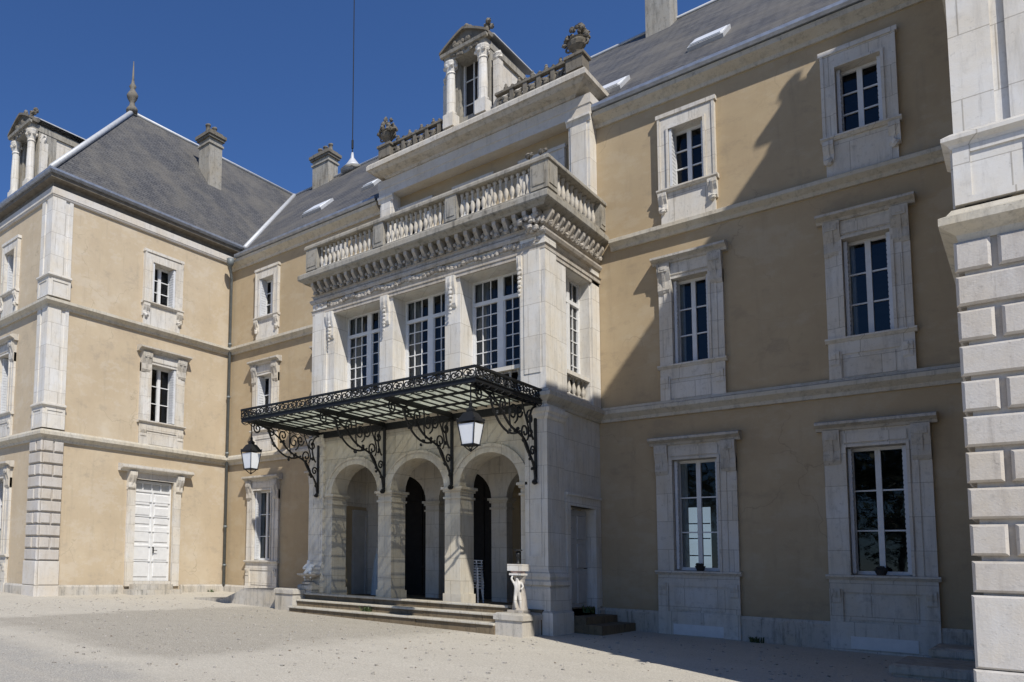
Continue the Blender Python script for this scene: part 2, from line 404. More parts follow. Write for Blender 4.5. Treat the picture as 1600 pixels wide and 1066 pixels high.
# ------------------------------------------------------------------ ground
def gz(x, y):
    x = max(-30, min(8, x)); y = max(-5, min(22, y))
    return -.12 - .016 * x + .010 * (y - 14)
g = MB()
xs = [-900, -300, -100, -50, -30, -25, -20, -15, -10, -5, 0, 8, 20, 60, 200, 900]; ys = [-900, -300, -100, -40, -20, -5, 0, 5, 10, 14, 18, 22, 40, 120, 400, 900]
vs = [(x, y, gz(x, y)) for y in ys for x in xs]; n = len(xs)
g.add(vs, [(j * n + i, j * n + i + 1, (j + 1) * n + i + 1, (j + 1) * n + i) for j in range(len(ys) - 1) for i in range(n - 1)])
tag(g.build('ground', 'ground', smooth=True), kind='structure')

# ------------------------------------------------------------------ the chateau
CH = empty('chateau', (-10.4, 18.4, 0), 'ochre stuccoed mansion with pale stone trim, slate roofs and a three-arched porch', 'mansion')

WT = {  # opening half width, bottom, top, outer half width
    'G': (.43, 1.40, 3.84, .77), 'M': (.355, 6.0, 7.95, .63), 'T': (.345, 10.1, 11.5, .57), 'A': (.36, 10.32, 11.72, .60)}
def hole(uc, t, sx=1):
    ow, z0, z1, _ = WT[t]; return (uc - (ow + .02) * sx, uc + (ow + .02) * sx, z0 - .02, z1 + .02)
def console(mb, u0, u1, z0, z1, w0, w1):
    h = z1 - z0
    mb.prism_u([(0, z0), (w0, z0), (w0 + (w1 - w0) * .35, z0 + h * .12), (w0 + (w1 - w0) * .25, z0 + h * .4), (w0 + (w1 - w0) * .8, z0 + h * .65), (w1, z0 + h * .8), (w1, z1), (0, z1)], u0, u1)
    m = (u0 + u1) / 2; e = (u1 - u0) * .1
    mb.prism_u([(0, z0 + .03), (w0 + .02, z0 + .03), (w0 + (w1 - w0) * .5, z0 + h * .4), (w1 + .018, z0 + h * .78), (w1 + .018, z1 - .03), (0, z1 - .03)], m - e, m + e)
def window(fr, uc, t, sx=1, curtain=None, shutter=(1, 1), base=False, pot=False, far=False, open_=None):
    ow, z0, z1, ou = WT[t]; ow *= sx; ou *= sx
    f = sub(fr, (uc, 0, 0))
    # sash = the part itself
    s = MB(f); wS = -.21; fw = .045 * sx
    s.box(-ow, -ow + fw, z0, z1, wS - .03, wS + .03); s.box(ow - fw, ow, z0, z1, wS - .03, wS + .03)
    s.box(-ow + fw, ow - fw, z1 - .06, z1, wS - .03, wS + .03); s.box(-ow + fw, ow - fw, z0, z0 + .08, wS - .03, wS + .03)
    a, b = z0 + .08, z1 - .06
    s.box(-.042 * sx, .042 * sx, a, b, wS - .03, wS + .045)
    for sg in (-1, 1):
        u0, u1 = sorted((sg * .042 * sx, sg * (ow - fw)))
        for k in (1, 2):
            z = a + (b - a) * k / 3; s.box(u0, u1, z - .014, z + .014, wS - .015, wS + .02)
        e = u1 if sg > 0 else u0
        s.box(min(e, e - sg * .028), max(e, e - sg * .028), a, b, wS - .025, wS + .037)
    W = s.build('window', 'white', CH)
    gl = MB(f); gl.add([gl.fr(-ow + fw, a, wS - .022), gl.fr(ow - fw, a, wS - .022), gl.fr(ow - fw, b, wS - .022), gl.fr(-ow + fw, b, wS - .022)], [(0, 1, 2, 3)])
    gl.build('glazing', 'glass', W, keep=True)
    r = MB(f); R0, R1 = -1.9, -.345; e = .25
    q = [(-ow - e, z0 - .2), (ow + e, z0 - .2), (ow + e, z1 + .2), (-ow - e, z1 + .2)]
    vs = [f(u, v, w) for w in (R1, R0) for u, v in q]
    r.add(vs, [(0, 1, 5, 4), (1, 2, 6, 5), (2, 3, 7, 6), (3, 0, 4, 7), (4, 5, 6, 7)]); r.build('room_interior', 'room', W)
    # surround
    m = MB(f); jw = .16 * sx; wo = .10
    if t in 'TA': jw = ou - ow
    m.box(-ow - jw, -ow, z0, z1, -.3, wo); m.box(ow, ow + jw, z0, z1, -.3, wo)
    if t in 'TA':
        m.box(-ou, ou, z1, z1 + .40, -.3, wo)
        m.box(-ou - .03, ou + .03, z1 + .31, z1 + .40 + .003, 0, wo + .03)
        m.box(-ou, -ou + .05 * sx, z0, z1 + .31, wo, wo + .02); m.box(ou - .05 * sx, ou, z0, z1 + .31, wo, wo + .02)
    else:
        H = .34 if t == 'G' else .38
        m.box(-ou + .01, ou - .01, z1, z1 + H, -.3, wo)
        m.box(-ow - .02, ow + .02, z1 + H * .25, z1 + H * .8, wo, wo + .025)
        for sg in (-1, 1):
            u0, u1 = sorted((sg * (ow + jw), sg * ou)); m.box(u0, u1, z0, z1, 0, wo - .02)
            pz = z0 + .35
            while pz < z1 - .5: m.box(min(u0, sg * ow), max(u1, sg * ow), pz, pz + .012, wo - .005, wo + .004) if False else None; pz += .5
    bw = .045 * sx
    m.box(-ow - bw, -ow, z0, z1, wo, wo + .03); m.box(ow, ow + bw, z0, z1, wo, wo + .03); m.box(-ow - bw, ow + bw, z1, z1 + .05, wo, wo + .032)
    sr = m.build('surround', 'stone', W)
    if t not in 'TA':
        h = MB(f); zt = z1 + H; hw = ou + .1 * sx
        h.prism_u([(0, zt), (.14, zt), (.17, zt + .05), (.27, zt + .09), (.30, zt + .1), (.30, zt + .15), (.22, zt + .18), (0, zt + .21)], -hw, hw)
        for sg in (-1, 1):
            u0, u1 = sorted((sg * (ou - .26 * sx), sg * ou)); hh = .62 if t == 'G' else .6
            console(h, u0, u1, z1 - hh + .3, zt, .10, .20)
            h.box(u0 + .04 * sx, u1 - .04 * sx, zt - .19, zt - .05, .20, .215); h.box(u0 + .08 * sx, u1 - .08 * sx, zt - .15, zt - .09, .215, .225)
        h.build('hood', 'hoodstone', W)
    # sill + apron
    a = MB(f); sw = ou + .04 * sx
    a.prism_u([(-.3, z0 - .09), (.10, z0 - .09), (.14, z0 - .05), (.16, z0 - .04), (.16, z0 - .005), (.06, z0 + .004), (-.3, z0 + .02)], -sw, sw)
    if t in 'TA':
        a.box(-ou + .03 * sx, ou - .03 * sx, 9.27, z0 - .09, 0, .06)
        for sg in (-1, 1):
            u0, u1 = sorted((sg * (ou - .16 * sx), sg * (ou + .01 * sx))); console(a, u0, u1, z0 - .52, z0 - .09, .065, .16)
            a.lump(f((u0 + u1) / 2, z0 - .5, .09), .07, 1, 1, 1.2)
    else:
        zb = 5.16 if t == 'M' else .5
        a.box(-ou + .02, ou - .02, zb + .01, z0 - .09, 0, .055)
        a.box(-ou, ou, z0 - .27, z0 - .09, .055, .085)
        for sg in (-1, 1):
            u0, u1 = sorted((sg * (ou - .2 * sx), sg * ou)); a.box(u0, u1, zb + .01, z0 - .27, .055, .10)
            console(a, u0 + .03, u1 - .03, z0 - .55, z0 - .27, .105, .15)
        a.box(-ou + .2 * sx, ou - .2 * sx, z0 - .33, z0 - .27, .055, .08)
        a.box(-ou + .28 * sx, ou - .28 * sx, zb + .06, z0 - .38, .055, .072)
    a.build('sill', 'stone', W)
    if base:
        p = MB(f); p.box(-ou, ou, -.2, .51, 0, .13); p.build('sill_plinth', 'stone', W)
        p = MB(f); p.box(-ou + .3, ou - .3, .02, .25, .13, .142); p.build('vent_panel', 'white', W)
    # folded shutters in the reveals
    for i, sg in enumerate((-1, 1)):
        if not shutter[i]: continue
        h = MB(f); x = ow - .012
        w1 = .0 if shutter[i] == 1 else .1
        u0, u1 = sorted((sg * x, sg * (x - .05 * sx))); h.box(u0, u1, z0 + .03, z1 - .02, -.17, w1)
        for k in range(int((z1 - z0) / .09)):
            zz = z0 + .08 + k * .09; e0, e1 = sorted((sg * (x - .05 * sx), sg * (x - .058 * sx))); h.box(e0, e1, zz, zz + .05, -.15, w1 - .02)
        h.build('shutter', 'shutterwhite', W)
    if curtain:
        c = MB(f); k = 14
        for sg in (-1, 1):
            if sg > 0 and curtain == 1: continue
            xs = [sg * (ow - (ow * .42) * i / k) for i in range(k + 1)]
            vs = []
            for zz in (z0 + .05, z1 - .03):
                for i, x in enumerate(xs): vs.append(f(x, zz, -.29 - .02 * math.sin(i * 1.9)))
            c.add(vs, [(i, i + 1, k + 2 + i, k + 1 + i) for i in range(k)])
        c.build('curtain', 'curtain', W, smooth=True)
    if far:
        c = MB(f); c.box(-.64, -.16, z0 + .0, z0 + 1.5, -1.6, -1.56)
        c.build('far_window', 'daylight', W)
        c = MB(f)
        for zz in (.35, .75, 1.1): c.box(-.64, -.16, z0 + zz, z0 + zz + .03, -1.55, -1.53)
        c.box(-.415, -.385, z0, z0 + 1.5, -1.55, -1.53); c.build('far_bars', 'white', W)
    return W

# walls -------------------------------------------------------------
colsR = [-5.05, -2.05]; colsL = [-18.33, -15.35]
mw = MB(fMain)
hs = [hole(c, t) for c in colsR + colsL for t in 'GMT'] + [hole(c, 'A') for c in (-12.2, -10.3, -8.35)]
hs += [(-12.9, -11.35, .5, 4.3), (-10.95, -9.45, .5, 4.3), (-9.05, -7.6, .5, 4.3)]
hs.sort(); mw.wall(XW, XT, -.3, 12.75, hs, .34); mw.build('wall', 'stucco', CH)
sd = 15.35
ws = MB(fWingSide); ws.wall(YF, D + .3, -.3, 12.75, [hole(sd - .08, 'M', 1.5), hole(sd - .2, 'T', 1.45), (14.33, 15.9, .5, 4.0)], .34); ws.build('wall', 'pale_stucco', CH)
wf = MB(fWingFront); xc = -22.95
wf.wall(-28, XW, -.3, 12.75, [hole(xc, t, 1) for t in 'MT'] + [hole(xc, 'G', 1)], .34); wf.build('wall', 'pale_stucco', CH)
rw = MB(fRightSide); rw.wall(-D - .3, -YT, -.3, 12.75, [], .34); rw.build('wall', 'stucco', CH)
rf = MB(fRightFront); rf.wall(XT, 7.2, -.3, 12.75, [], .34); rf.build('wall', 'stucco', CH)
bk = MB(); bk.box(-28, -27.66, -.3, 12.75, -33.5, -YF - .34); bk.box(6.86, 7.2, -.3, 12.75, -33.5, -YT - .34); bk.box(-28, 7.2, -.3, 12.75, -33.84, -33.5)
bk.build('rear_wall', 'stucco', CH)

for i, c in enumerate(colsR):
    window(fMain, c, 'G', curtain=(1 if i == 0 else None), base=True, far=(i == 0))
    window(fMain, c, 'M', curtain=1); window(fMain, c, 'T', shutter=((2, 1) if i == 0 else (1, 1)))
for i, c in enumerate(colsL):
    window(fMain, c, 'G', curtain=2, base=True); window(fMain, c, 'M', shutter=(2, 1)); window(fMain, c, 'T', shutter=(2, 1))
for c in (-12.2, -10.3, -8.35): window(fMain, c, 'A')
window(fWingSide, sd - .08, 'M', 1.5, shutter=(0, 2)); w_ = window(fWingSide, sd - .2, 'T', 1.45, shutter=(2, 2))
rc = MB(sub(fWingSide, (sd - .2, 0, 0))); rc.box(.08, .26, 10.2, 11.0, -.5, -.45); rc.build('red_curtain', 'redcloth', w_)
for t in 'GMT': window(fWingFront, xc, t, base=(t == 'G'))

# wing door ---------------------------------------------------------
def wing_door():
    f = sub(fWingSide, (15.1, 0, 0)); hw = .8
    d = MB(f); d.box(-hw + .03, hw - .03, .62, 3.6, -.16, -.11)
    for sg in (-1, 1):
        c = sg * hw * .5
        for (a, b) in ((.75, 1.25), (1.32, 1.85), (1.92, 2.45), (2.52, 2.75), (2.82, 3.1), (3.16, 3.54)):
            d.frus(c - .3, c + .3, a, b, -.11, -.085, .02)
    for k in range(5):
        d.box(-hw + .06, hw - .06, 1.285 + k * .5 - .018, 1.285 + k * .5 + .018, -.11, -.075)
    d.box(-.025, .025, .62, 3.6, -.11, -.07)
    d.box(-hw, -hw + .06, .6, 3.98, -.2, -.1); d.box(hw - .06, hw, .6, 3.98, -.2, -.1); d.box(-hw + .06, hw - .06, 3.6, 3.67, -.2, -.08); d.box(-hw + .06, hw - .06, 3.9, 3.98, -.2, -.1)
    for k in (-1, 0, 1): d.box(k * .38 - .015, k * .38 + .015, 3.67, 3.9, -.19, -.12)
    th = MB(f); th.box(-hw, hw, .45, .618, -.25, .0); th.build('threshold', 'stone', CH)
    W = d.build('door', 'white', CH)
    gl = MB(f); gl.box(-hw + .06, hw - .06, 3.67, 3.9, -.175, -.165); gl.build('transom_glass', 'curtain', W)
    k = MB(f); k.box(.06, .1, 1.55, 1.75, -.07, -.045); k.tube([f(.08, 1.65, -.05), f(.08, 1.65, .0), f(.2, 1.65, .0)], .012); k.build('handle', 'iron', W)
    s = MB(f)
    for sg in (-1, 1):
        u0, u1 = sorted((sg * hw, sg * 1.12)); s.box(u0, u1, .45, 4.0, -.3, .07)
    s.box(-1.12, 1.12, 4.0, 4.22, -.3, .07)
    s.prism_u([(0, 4.22), (.14, 4.22), (.17, 4.27), (.30, 4.32), (.30, 4.4), (.2, 4.44), (0, 4.47)], -1.5, 1.5)
    for sg in (-1, 1):
        u0, u1 = sorted((sg * .86, sg * 1.14)); console(s, u0, u1, 3.62, 4.22, .075, .22)
    s.build('surround', 'stone', W)
    st = MB(f); st.box(-.95, .62, .36, .52, .07, .4); st.box(-1.2, .78, .02, .36, .07, .7)
    st.build('doorstep', 'plinthstone', CH)
wing_door()

# corner pilasters of the wings ---------------------------------------
def corner(x, y, d, front_len, side_len, sk, swd):
    """corner at (x,y); d=+1 building lies to the left of the corner (left wing), -1 to the right"""
    ff = Frame((x, y, 0), (-d, 0, 0), (0, -1, 0)); fs = Frame((x, y, 0), (0, 1, 0), (d, 0, 0))
    m = MB()
    def face(fr, L, e):
        m.fr = fr
        for (z0, z1) in ((6.02, 9.0), (10.05, 12.6)):
            p1, p2 = (.47, .66) if e else (.60, .82)
            m.box(-e * .055, L * p1, z0, z1, 0, .055); m.box(L * p1, L * p2, z0, z1, 0, .015); m.box(L * p2, L, z0, z1, 0, .05)
        for (z0, z1) in ((5.25, 5.86), (9.35, 9.9)):
            m.box(-e * .07, L, z0, z1, 0, .07)
            m.box(-e * .07, .06, z0, z1, .07, .09); m.box(L - .09, L, z0, z1, .07, .09); m.box(.06, L - .09, z0, z0 + .07, .07, .09); m.box(.06, L - .09, z1 - .07, z1, .07, .09)
    face(ff, front_len, 1); face(fs, side_len, 0)
    path = [(x - d * front_len, y), (x, y), (x, y + side_len)]
    if d < 0: path = path[::-1]
    for zc in (5.86, 9.9): m.sweep(path, [(0, zc), (.08, zc), (.10, zc + .04), (.15, zc + .08), (.15, zc + .12), (.08, zc + .17), (0, zc + .17)])
    m.build('corner_pilaster', 'clean', CH)
    r = MB(); n = 10; z0, z1 = 1.2, 4.86; h = (z1 - z0) / n; gp = .05
    for fr, L, e in ((ff, front_len * 1.05, 1), (fs, side_len, 0)):
        r.fr = fr; r.box(-.03 * e, L, -.2, z1, 0, .03)
        for k in range(n):
            a, b = z0 + k * h + gp, z0 + (k + 1) * h - .006
            if k % 2 == 0: r.frus(-.10 * e, L, a, b, .03, .10, .024)
            else:
                q = .29 if e else .48
                r.frus(-.10 * e, L * q, a, b, .03, .10, .024); r.frus(L * q + .05, L, a, b, .03, .10, .024)
    r.build('quoin', 'rust', CH)
    r = MB()
    for fr, L, e in ((ff, front_len * 1.05, 1), (fs, side_len, 0)):
        r.fr = fr; r.frus(-.115 * e, L + .02, .5, z0 + .02, .03, .115, .02); r.frus(-.13 * e, L + .03, -.35, .49, .03, .13, .02)
    r.build('quoin_base', 'rough', CH)
corner(XW, YF, 1, .62, .68, 1.4, 0)
corner(XT, YT, -1, .55, .66, 1.4, 0)

# string courses ------------------------------------------------------
LW = [(-28, YF), (XW, YF), (XW, D)]
full_path = [(-28, YF), (XW, YF), (XW, D), (PL, D), (PL, PF), (PR, PF), (PR, D), (XT, D), (XT, YT), (7.2, YT)]
b1 = MB(); prof1 = [(0, 4.86), (.06, 4.86), (.08, 4.93), (.14, 4.98), (.20, 5.03), (.20, 5.11), (.14, 5.14), (.10, 5.20), (0, 5.22)]
b1.sweep(full_path, prof1); b1.build('string_course', 'band', CH)
prof2 = [(0, 9.0), (.06, 9.0), (.09, 9.07), (.15, 9.12), (.20, 9.16), (.20, 9.24), (.12, 9.28), (0, 9.3)]
b2 = MB(); b2.sweep([(-28, YF), (XW, YF), (XW, D), (PL - .35, D)], prof2); b2.build('string_course', 'band', CH)
b2 = MB(); b2.sweep([(PR + .35, D), (XT, D), (XT, YT), (7.2, YT)], prof2); b2.build('string_course', 'band', CH)
pp = [(0, -.3), (.10, -.3), (.10, .44), (.07, .50), (0, .50)]

for pth in ([(-28, YF), (XW, YF), (XW, 13.9)], [(XW, 16.3), (XW, D), (PL, D), (PL, 16.3)], [(PR, 18.02), (PR, D), (XT, D), (XT, YT + .02)]):
    q = MB(); q.sweep(pth, pp); q.build('plinth', 'plinthstone', CH)

# cornices + gutters ---------------------------------------------------
pc = [(0, 12.22), (.05, 12.22), (.07, 12.30), (.15, 12.36), (.26, 12.44), (.28, 12.54), (0, 12.56)]

for pth in ([(XW + .06, D), (PL + .1, D)], [(PR - .02, D), (XT - .06, D)]):
    q = MB(); q.sweep(pth, pc); q.build('cornice', 'band', CH)
wc = [(0, 12.50), (.06, 12.50), (.08, 12.53), (.08, 12.56), (.10, 12.57), (.10, 12.78), (.07, 12.81), (0, 12.82)]
for pth, ov in (([(-28, YF), (XW, YF), (XW, D + .5)], .25), ([(XT, D + .5), (XT, YT), (7.2, YT)], .46)):
    ws_ = [(.0, 12.822), (.03, 12.83), (.04, 12.96), (ov, 13.0), (ov + .01, 13.1), (0, 13.12)]
    q = MB(); q.sweep(pth, ws_); q.build('eaves_soffit', 'soffit', CH)
co = MB(); co.sweep([(-28, YF), (XW, YF), (XW, D + .5)], wc); co.build('cornice', 'rough', CH)
co = MB(); co.sweep([(XT, D + .5), (XT, YT), (7.2, YT)], wc); co.build('cornice', 'rough', CH)
gm = MB(); pg0 = [(.40, 12.505), (.52, 12.51), (.565, 12.57), (.565, 12.64), (.53, 12.64), (.40, 12.54)]
pg = [(w - .19, z + .05) for w, z in pg0]
gm.sweep([(XW + .5, D), (PL + .1, D)], pg); gm.build('gutter', 'zinc', CH)
gm = MB(); gm.sweep([(PR - .02, D), (XT - .45, D)], pg); gm.build('gutter', 'zinc', CH)
pg2 = [(w, z + .6) for w, z in pg0]
gm = MB(); gm.sweep([(-28, YF), (XW, YF), (XW, D + .2)], [(w - .20, z) for w, z in pg2]); gm.build('gutter', 'zinc', CH)
gm = MB(); gm.sweep([(XT, D + .2), (XT, YT), (7.2, YT)], pg2); gm.build('gutter', 'zinc', CH)

# roofs ---------------------------------------------------------------
ZR = 19.2; YR = 25.75
ex, ey = XW + .30, YF - .30; zl = 13.18
ms = (ZR - 12.61) / (YR - (D - .30))            # main slope
yv = D - .30 + (zl - 12.61) / ms
def roof(vs, fs, name='roof', t=.05):
    m = MB(); m.add(vs, fs); m.add([(a, b, c - t) for a, b, c in vs], [f[::-1] for f in fs]); return m.build(name, 'slate', CH)
XR = -24.0; XR2 = 3.2
roof([(ex, D - .30, 12.61), (XT - .46, D - .30, 12.61), (XT - .46, yv, zl), (XR2, YR, ZR), (XR, YR, ZR), (ex, yv, zl)], [(0, 1, 2, 3, 4, 5)])
roof([(ex, ey, zl), (ex, yv, zl), (XR, YR, ZR), (XR, 16.1, ZR)], [(0, 1, 2, 3)])
roof([(ex, ey, zl), (XR, 16.1, ZR), (2 * XR - ex, ey, zl)], [(0, 1, 2)])
e2x, e2y = XT - .48, YT - .48
roof([(e2x, e2y, zl), (e2x, yv, zl), (XR2, YR, ZR), (XR2, 16.1, ZR)], [(0, 1, 2, 3)])
roof([(e2x, e2y, zl), (XR2, 16.1, ZR), (2 * XR2 - e2x, e2y, zl)], [(0, 1, 2)])
roof([(XR, YR, ZR), (XR2, YR, ZR), (2 * XR2 - e2x, 34, 13), (2 * XR - ex, 34, 13)], [(0, 1, 2, 3)])
roof([(XR, 16.1, ZR), (XR, YR, ZR), (2 * XR - ex, 34, 13), (2 * XR - ex, ey, zl)], [(0, 1, 2, 3)])
roof([(XR2, 16.1, ZR), (XR2, YR, ZR), (2 * XR2 - e2x, 34, 13), (2 * XR2 - e2x, ey, zl)], [(0, 1, 2, 3)])
lead = MB(); up = .04
def strip(a, b, r=.10): lead.tube([(a[0], a[1], a[2] + up), (b[0], b[1], b[2] + up)], r, 6)
strip((ex, ey, zl), (XR, 16.1, ZR)); strip((XR, 16.1, ZR), (XR, YR, ZR), .07); strip((ex, yv, zl), (XR, YR, ZR), .11); strip((XR, YR, ZR), (XR2, YR, ZR), .06)
strip((e2x, e2y, zl), (XR2, 16.1, ZR)); strip((XR2, 16.1, ZR), (XR2, YR, ZR), .07)
lead.build('ridge_flashing', 'lead', CH, smooth=True)
fn = MB(); fn.lathe((XR, 16.1, ZR), [(.22, 0), (.24, .15), (.12, .3), (.10, .45), (.20, .6), (.24, .75), (.14, .9), (.09, 1.0), (.15, 1.12), (.07, 1.25), (.05, 1.4), (.015, 2.2)], 10)
fn.build('roof_finial', 'black', CH, smooth=True)

def chimney(x0, x1, y0, y1, zb, zt, pots=2):
    m = MB(); m.box(x0, x1, zb, zt - .35, -y1, -y0)
    m.box(x0 - .05, x1 + .05, zt - .6, zt - .52, -y1 - .05, -y0 + .05)
    o = m.build('chimney', 'weather', CH); m = MB()
    m.box(x0 - .08, x1 + .08, zt - .35, zt - .25, -y1 - .08, -y0 + .08); m.box(x0 - .13, x1 + .13, zt - .25, zt - .12, -y1 - .13, -y0 + .13); m.box(x0 - .02, x1 + .02, zt - .12, zt, -y1, -y0)
    m.build('chimney_cap', 'black', o)
    for k in range(pots):
        p = MB(); t = (k + .5) / pots
        cx = (x0 + x1) / 2 if (y1 - y0) > (x1 - x0) else x0 + (x1 - x0) * t; cy = y0 + (y1 - y0) * t if (y1 - y0) > (x1 - x0) else (y0 + y1) / 2
        p.lathe((cx, cy, zt), [(.12, 0), (.13, .05), (.10, .1), (.09, .28), (.12, .3), (.12, .36)], 8); p.build('chimney_pot', 'black', o, smooth=True)
    return o
chimney(-22.9, -22.25, 18.75, 19.45, 15.5, 18.95, 2)
chimney(-22.45, -21.5, 25.3, 26.0, 18, 20.5, 3)
chimney(-7.95, -7.25, 25.0, 25.8, 18, 21.6, 3)
chimney(.62, .86, 15.75, 16.0, 14.5, 16.35, 1)  # unseen small stack on the right wing, added to notch its cast shadow
# lightning mast and its white cone
am = MB(); am.tube([(-20.45, YR, ZR), (-20.45, YR, 29.5)], .022, 6); am.tube([(-20.45, YR, 20.2), (-20.45, YR, 20.6)], .05, 6)
an = am.build('lightning_mast', 'iron', CH)
ac = MB(); ac.lathe((-20.45, YR, ZR), [(.55, 0), (.30, .22), (.08, .55), (.05, .8)], 10); ac.build('mast_base', 'lead', an, smooth=True)

# skylights on the main slope
def rz(y): return 12.61 + (y - (D - .30)) * ms
def skylight(x0, x1, y0, y1, opened=0., name='roof_window'):
    m = MB(); th = math.atan(ms)
    def P(x, s, h): # s along slope from y0
        y = y0 + s * math.cos(th) - h * math.sin(th); return (x, y, rz(y0) + s * math.sin(th) + h * math.cos(th))
    L = (y1 - y0) / math.cos(th)
    def bx(xa, xb, sa, sb, ha, hb):
        vs = [P(x, s, h) for h in (ha, hb) for s in (sa, sb) for x in (xa, xb)]
        m.add(vs, [(0, 2, 3, 1), (4, 5, 7, 6), (0, 1, 5, 4), (2, 6, 7, 3), (0, 4, 6, 2), (1, 3, 7, 5)])
    bx(x0 - .06, x1 + .06, -.06, 0, 0, .1); bx(x0 - .06, x1 + .06, L, L + .06, 0, .1); bx(x0 - .06, x0, 0, L, 0, .1); bx(x1, x1 + .06, 0, L, 0, .1)
    o = m.build(name, 'lead', CH)
    g = MB(); q = opened
    vs = [P(x0, 0, .05 + q), P(x1, 0, .05 + q), P(x1, L, .07), P(x0, L, .07)]; vs2 = [P(x0, 0, .09 + q), P(x1, 0, .09 + q), P(x1, L, .11), P(x0, L, .11)]
    g.add(vs + vs2, [(0, 1, 2, 3), (4, 5, 6, 7), (0, 1, 5, 4), (1, 2, 6, 5), (2, 3, 7, 6), (3, 0, 4, 7)]); g.build('roof_window_leaf', 'lampglass', o)
skylight(-18.1, -17.3, 20.0, 20.6, .05); skylight(-15.5, -15.1, 20.2, 20.5, .05)
skylight(-5.35, -4.7, 20.0, 20.6, .06); skylight(-7.3, -6.72, 19.1, 19.7, .06)
# drainpipe in the inner corner
dp = MB(); px, py = XW + .13, D - .13
dp.tube([(px + .3, py - .35, 12.5), (px + .28, py - .33, 12.2), (px, py, 11.9), (px, py, .5)], .055, 8)
for z in (9.4, 5.3, 2.6, 7.4, 1.2): dp.tube([(px, py, z - .04), (px, py, z + .04)], .075, 8)
dp.lathe((px + .3, py - .35, 12.2), [(.07, 0), (.14, .12), (.15, .3), (.13, .3)], 8)
dp.build('drainpipe', 'pipe', CH, smooth=True)

# ------------------------------------------------------------------ central attic
AY = 18.0; AX0, AX1 = -13.2, -7.02
for (a, b) in ((AX0, AX0 + .45), (AX1 - .5, AX1)):
    at = MB(Frame((0, AY, 0), (1, 0, 0), (0, -1, 0)))
    at.box(a, b, 9.4, 12.5, -.4, 0); at.box(a + .06, b - .06, 9.6, 12.3, 0, .03)
    at.prism_u([(0, 12.3), (.03, 12.3), (.06, 12.38), (.1, 12.42), (.1, 12.48), (0, 12.5)], a - .04, b + .04)
    at.build('attic_pilaster', 'clean', CH)
ap = [(AX0, D + .4), (AX0, AY), (AX1, AY), (AX1, D + .4)]
en = MB(); en.box(AX0, AX1, 12.5, 13.0, -(D + .4), -AY)
en.sweep(ap, [(0, 12.5), (.03, 12.5), (.03, 12.72), (.05, 12.74), (.05, 12.98), (0, 13.0)]); en.build('entablature', 'rough', CH)
en = MB(); en.sweep([(AX0 + .33, D + 1.6), (AX0 + .33, AY), (AX1 - .38, AY), (AX1 - .38, D + 1.6)], [(0, 12.98), (.08, 12.99), (.12, 13.06), (.36, 13.14), (.44, 13.22), (.50, 13.24), (.50, 13.36), (.46, 13.42), (0, 13.46)])
en.box(AX0 + .33, AX1 - .38, 13.005, 13.44, -(D + 1.6), -AY); en.build('attic_cornice', 'hoodstone', CH)
fA = Frame((0, 17.72, 0), (1, 0, 0), (0, -1, 0))
pa = MB(fA); pa.box(AX0 + .0, AX1, 13.44, 13.54, -.3, 0)
def crest(u0, u1, n):
    st = (u1 - u0) / n
    pa.box(u0 - .1, u1 + .1, 13.90, 13.96, -.2, -.04)
    for k in range(n):
        c = u0 + (k + .5) * st
        for sg in (-1, 1):
            pa.tube([fA(c + sg * a, 13.70 + b, -.12) for a, b in spiral(-.11, .0, .14, .03, -PI / 2, -1.3)], .045, 5)
        pa.lump(fA(c, 13.66, -.1), .11, .8, .8, 1.3); pa.lump(fA(c, 13.99, -.12), .07, 1, 1, 1.2); pa.lump(fA(c, 14.08, -.12), .04, 1, 1, 1.6)
        pa.box(c + st / 2 - .05, c + st / 2 + .05, 13.54, 13.90, -.18, -.06); pa.lump(fA(c + st / 2, 14.0, -.12), .05)
crest(-12.65, -11.05, 4); crest(-9.25, -7.45, 5)
pa.build('pierced_parapet', 'black', CH)
def urn(u):
    m = MB(fA); m.box(u - .2, u + .2, 13.54, 13.9, -.32, .08); m.box(u - .24, u + .24, 13.86, 13.93, -.36, .12)
    c = fA(u, 0, -.12)
    m.lathe((c.x, c.y, 13.93), [(.14, 0), (.15, .04), (.07, .09), (.1, .16), (.2, .28), (.23, .38), (.17, .44), (.2, .48), (.12, .5)], 12)
    for k in range(40):
        a = random.uniform(0, 2 * PI); h = random.uniform(.40, .85); r = .26 * (1 - (h - .46) * 1.7)
        m.lump((c.x + math.cos(a) * r, c.y + math.sin(a) * r, 13.93 + h), random.uniform(.04, .075))
    for sg in (-1, 1):
        m.tube([(c.x + sg * (a + .2), c.y, 14.25 + b) for a, b in spiral(0, 0, .1, .03, PI, -sg * 1.)], .025, 5)
    m.build('parapet_urn', 'black', CH)
urn(-12.82); urn(-7.22)

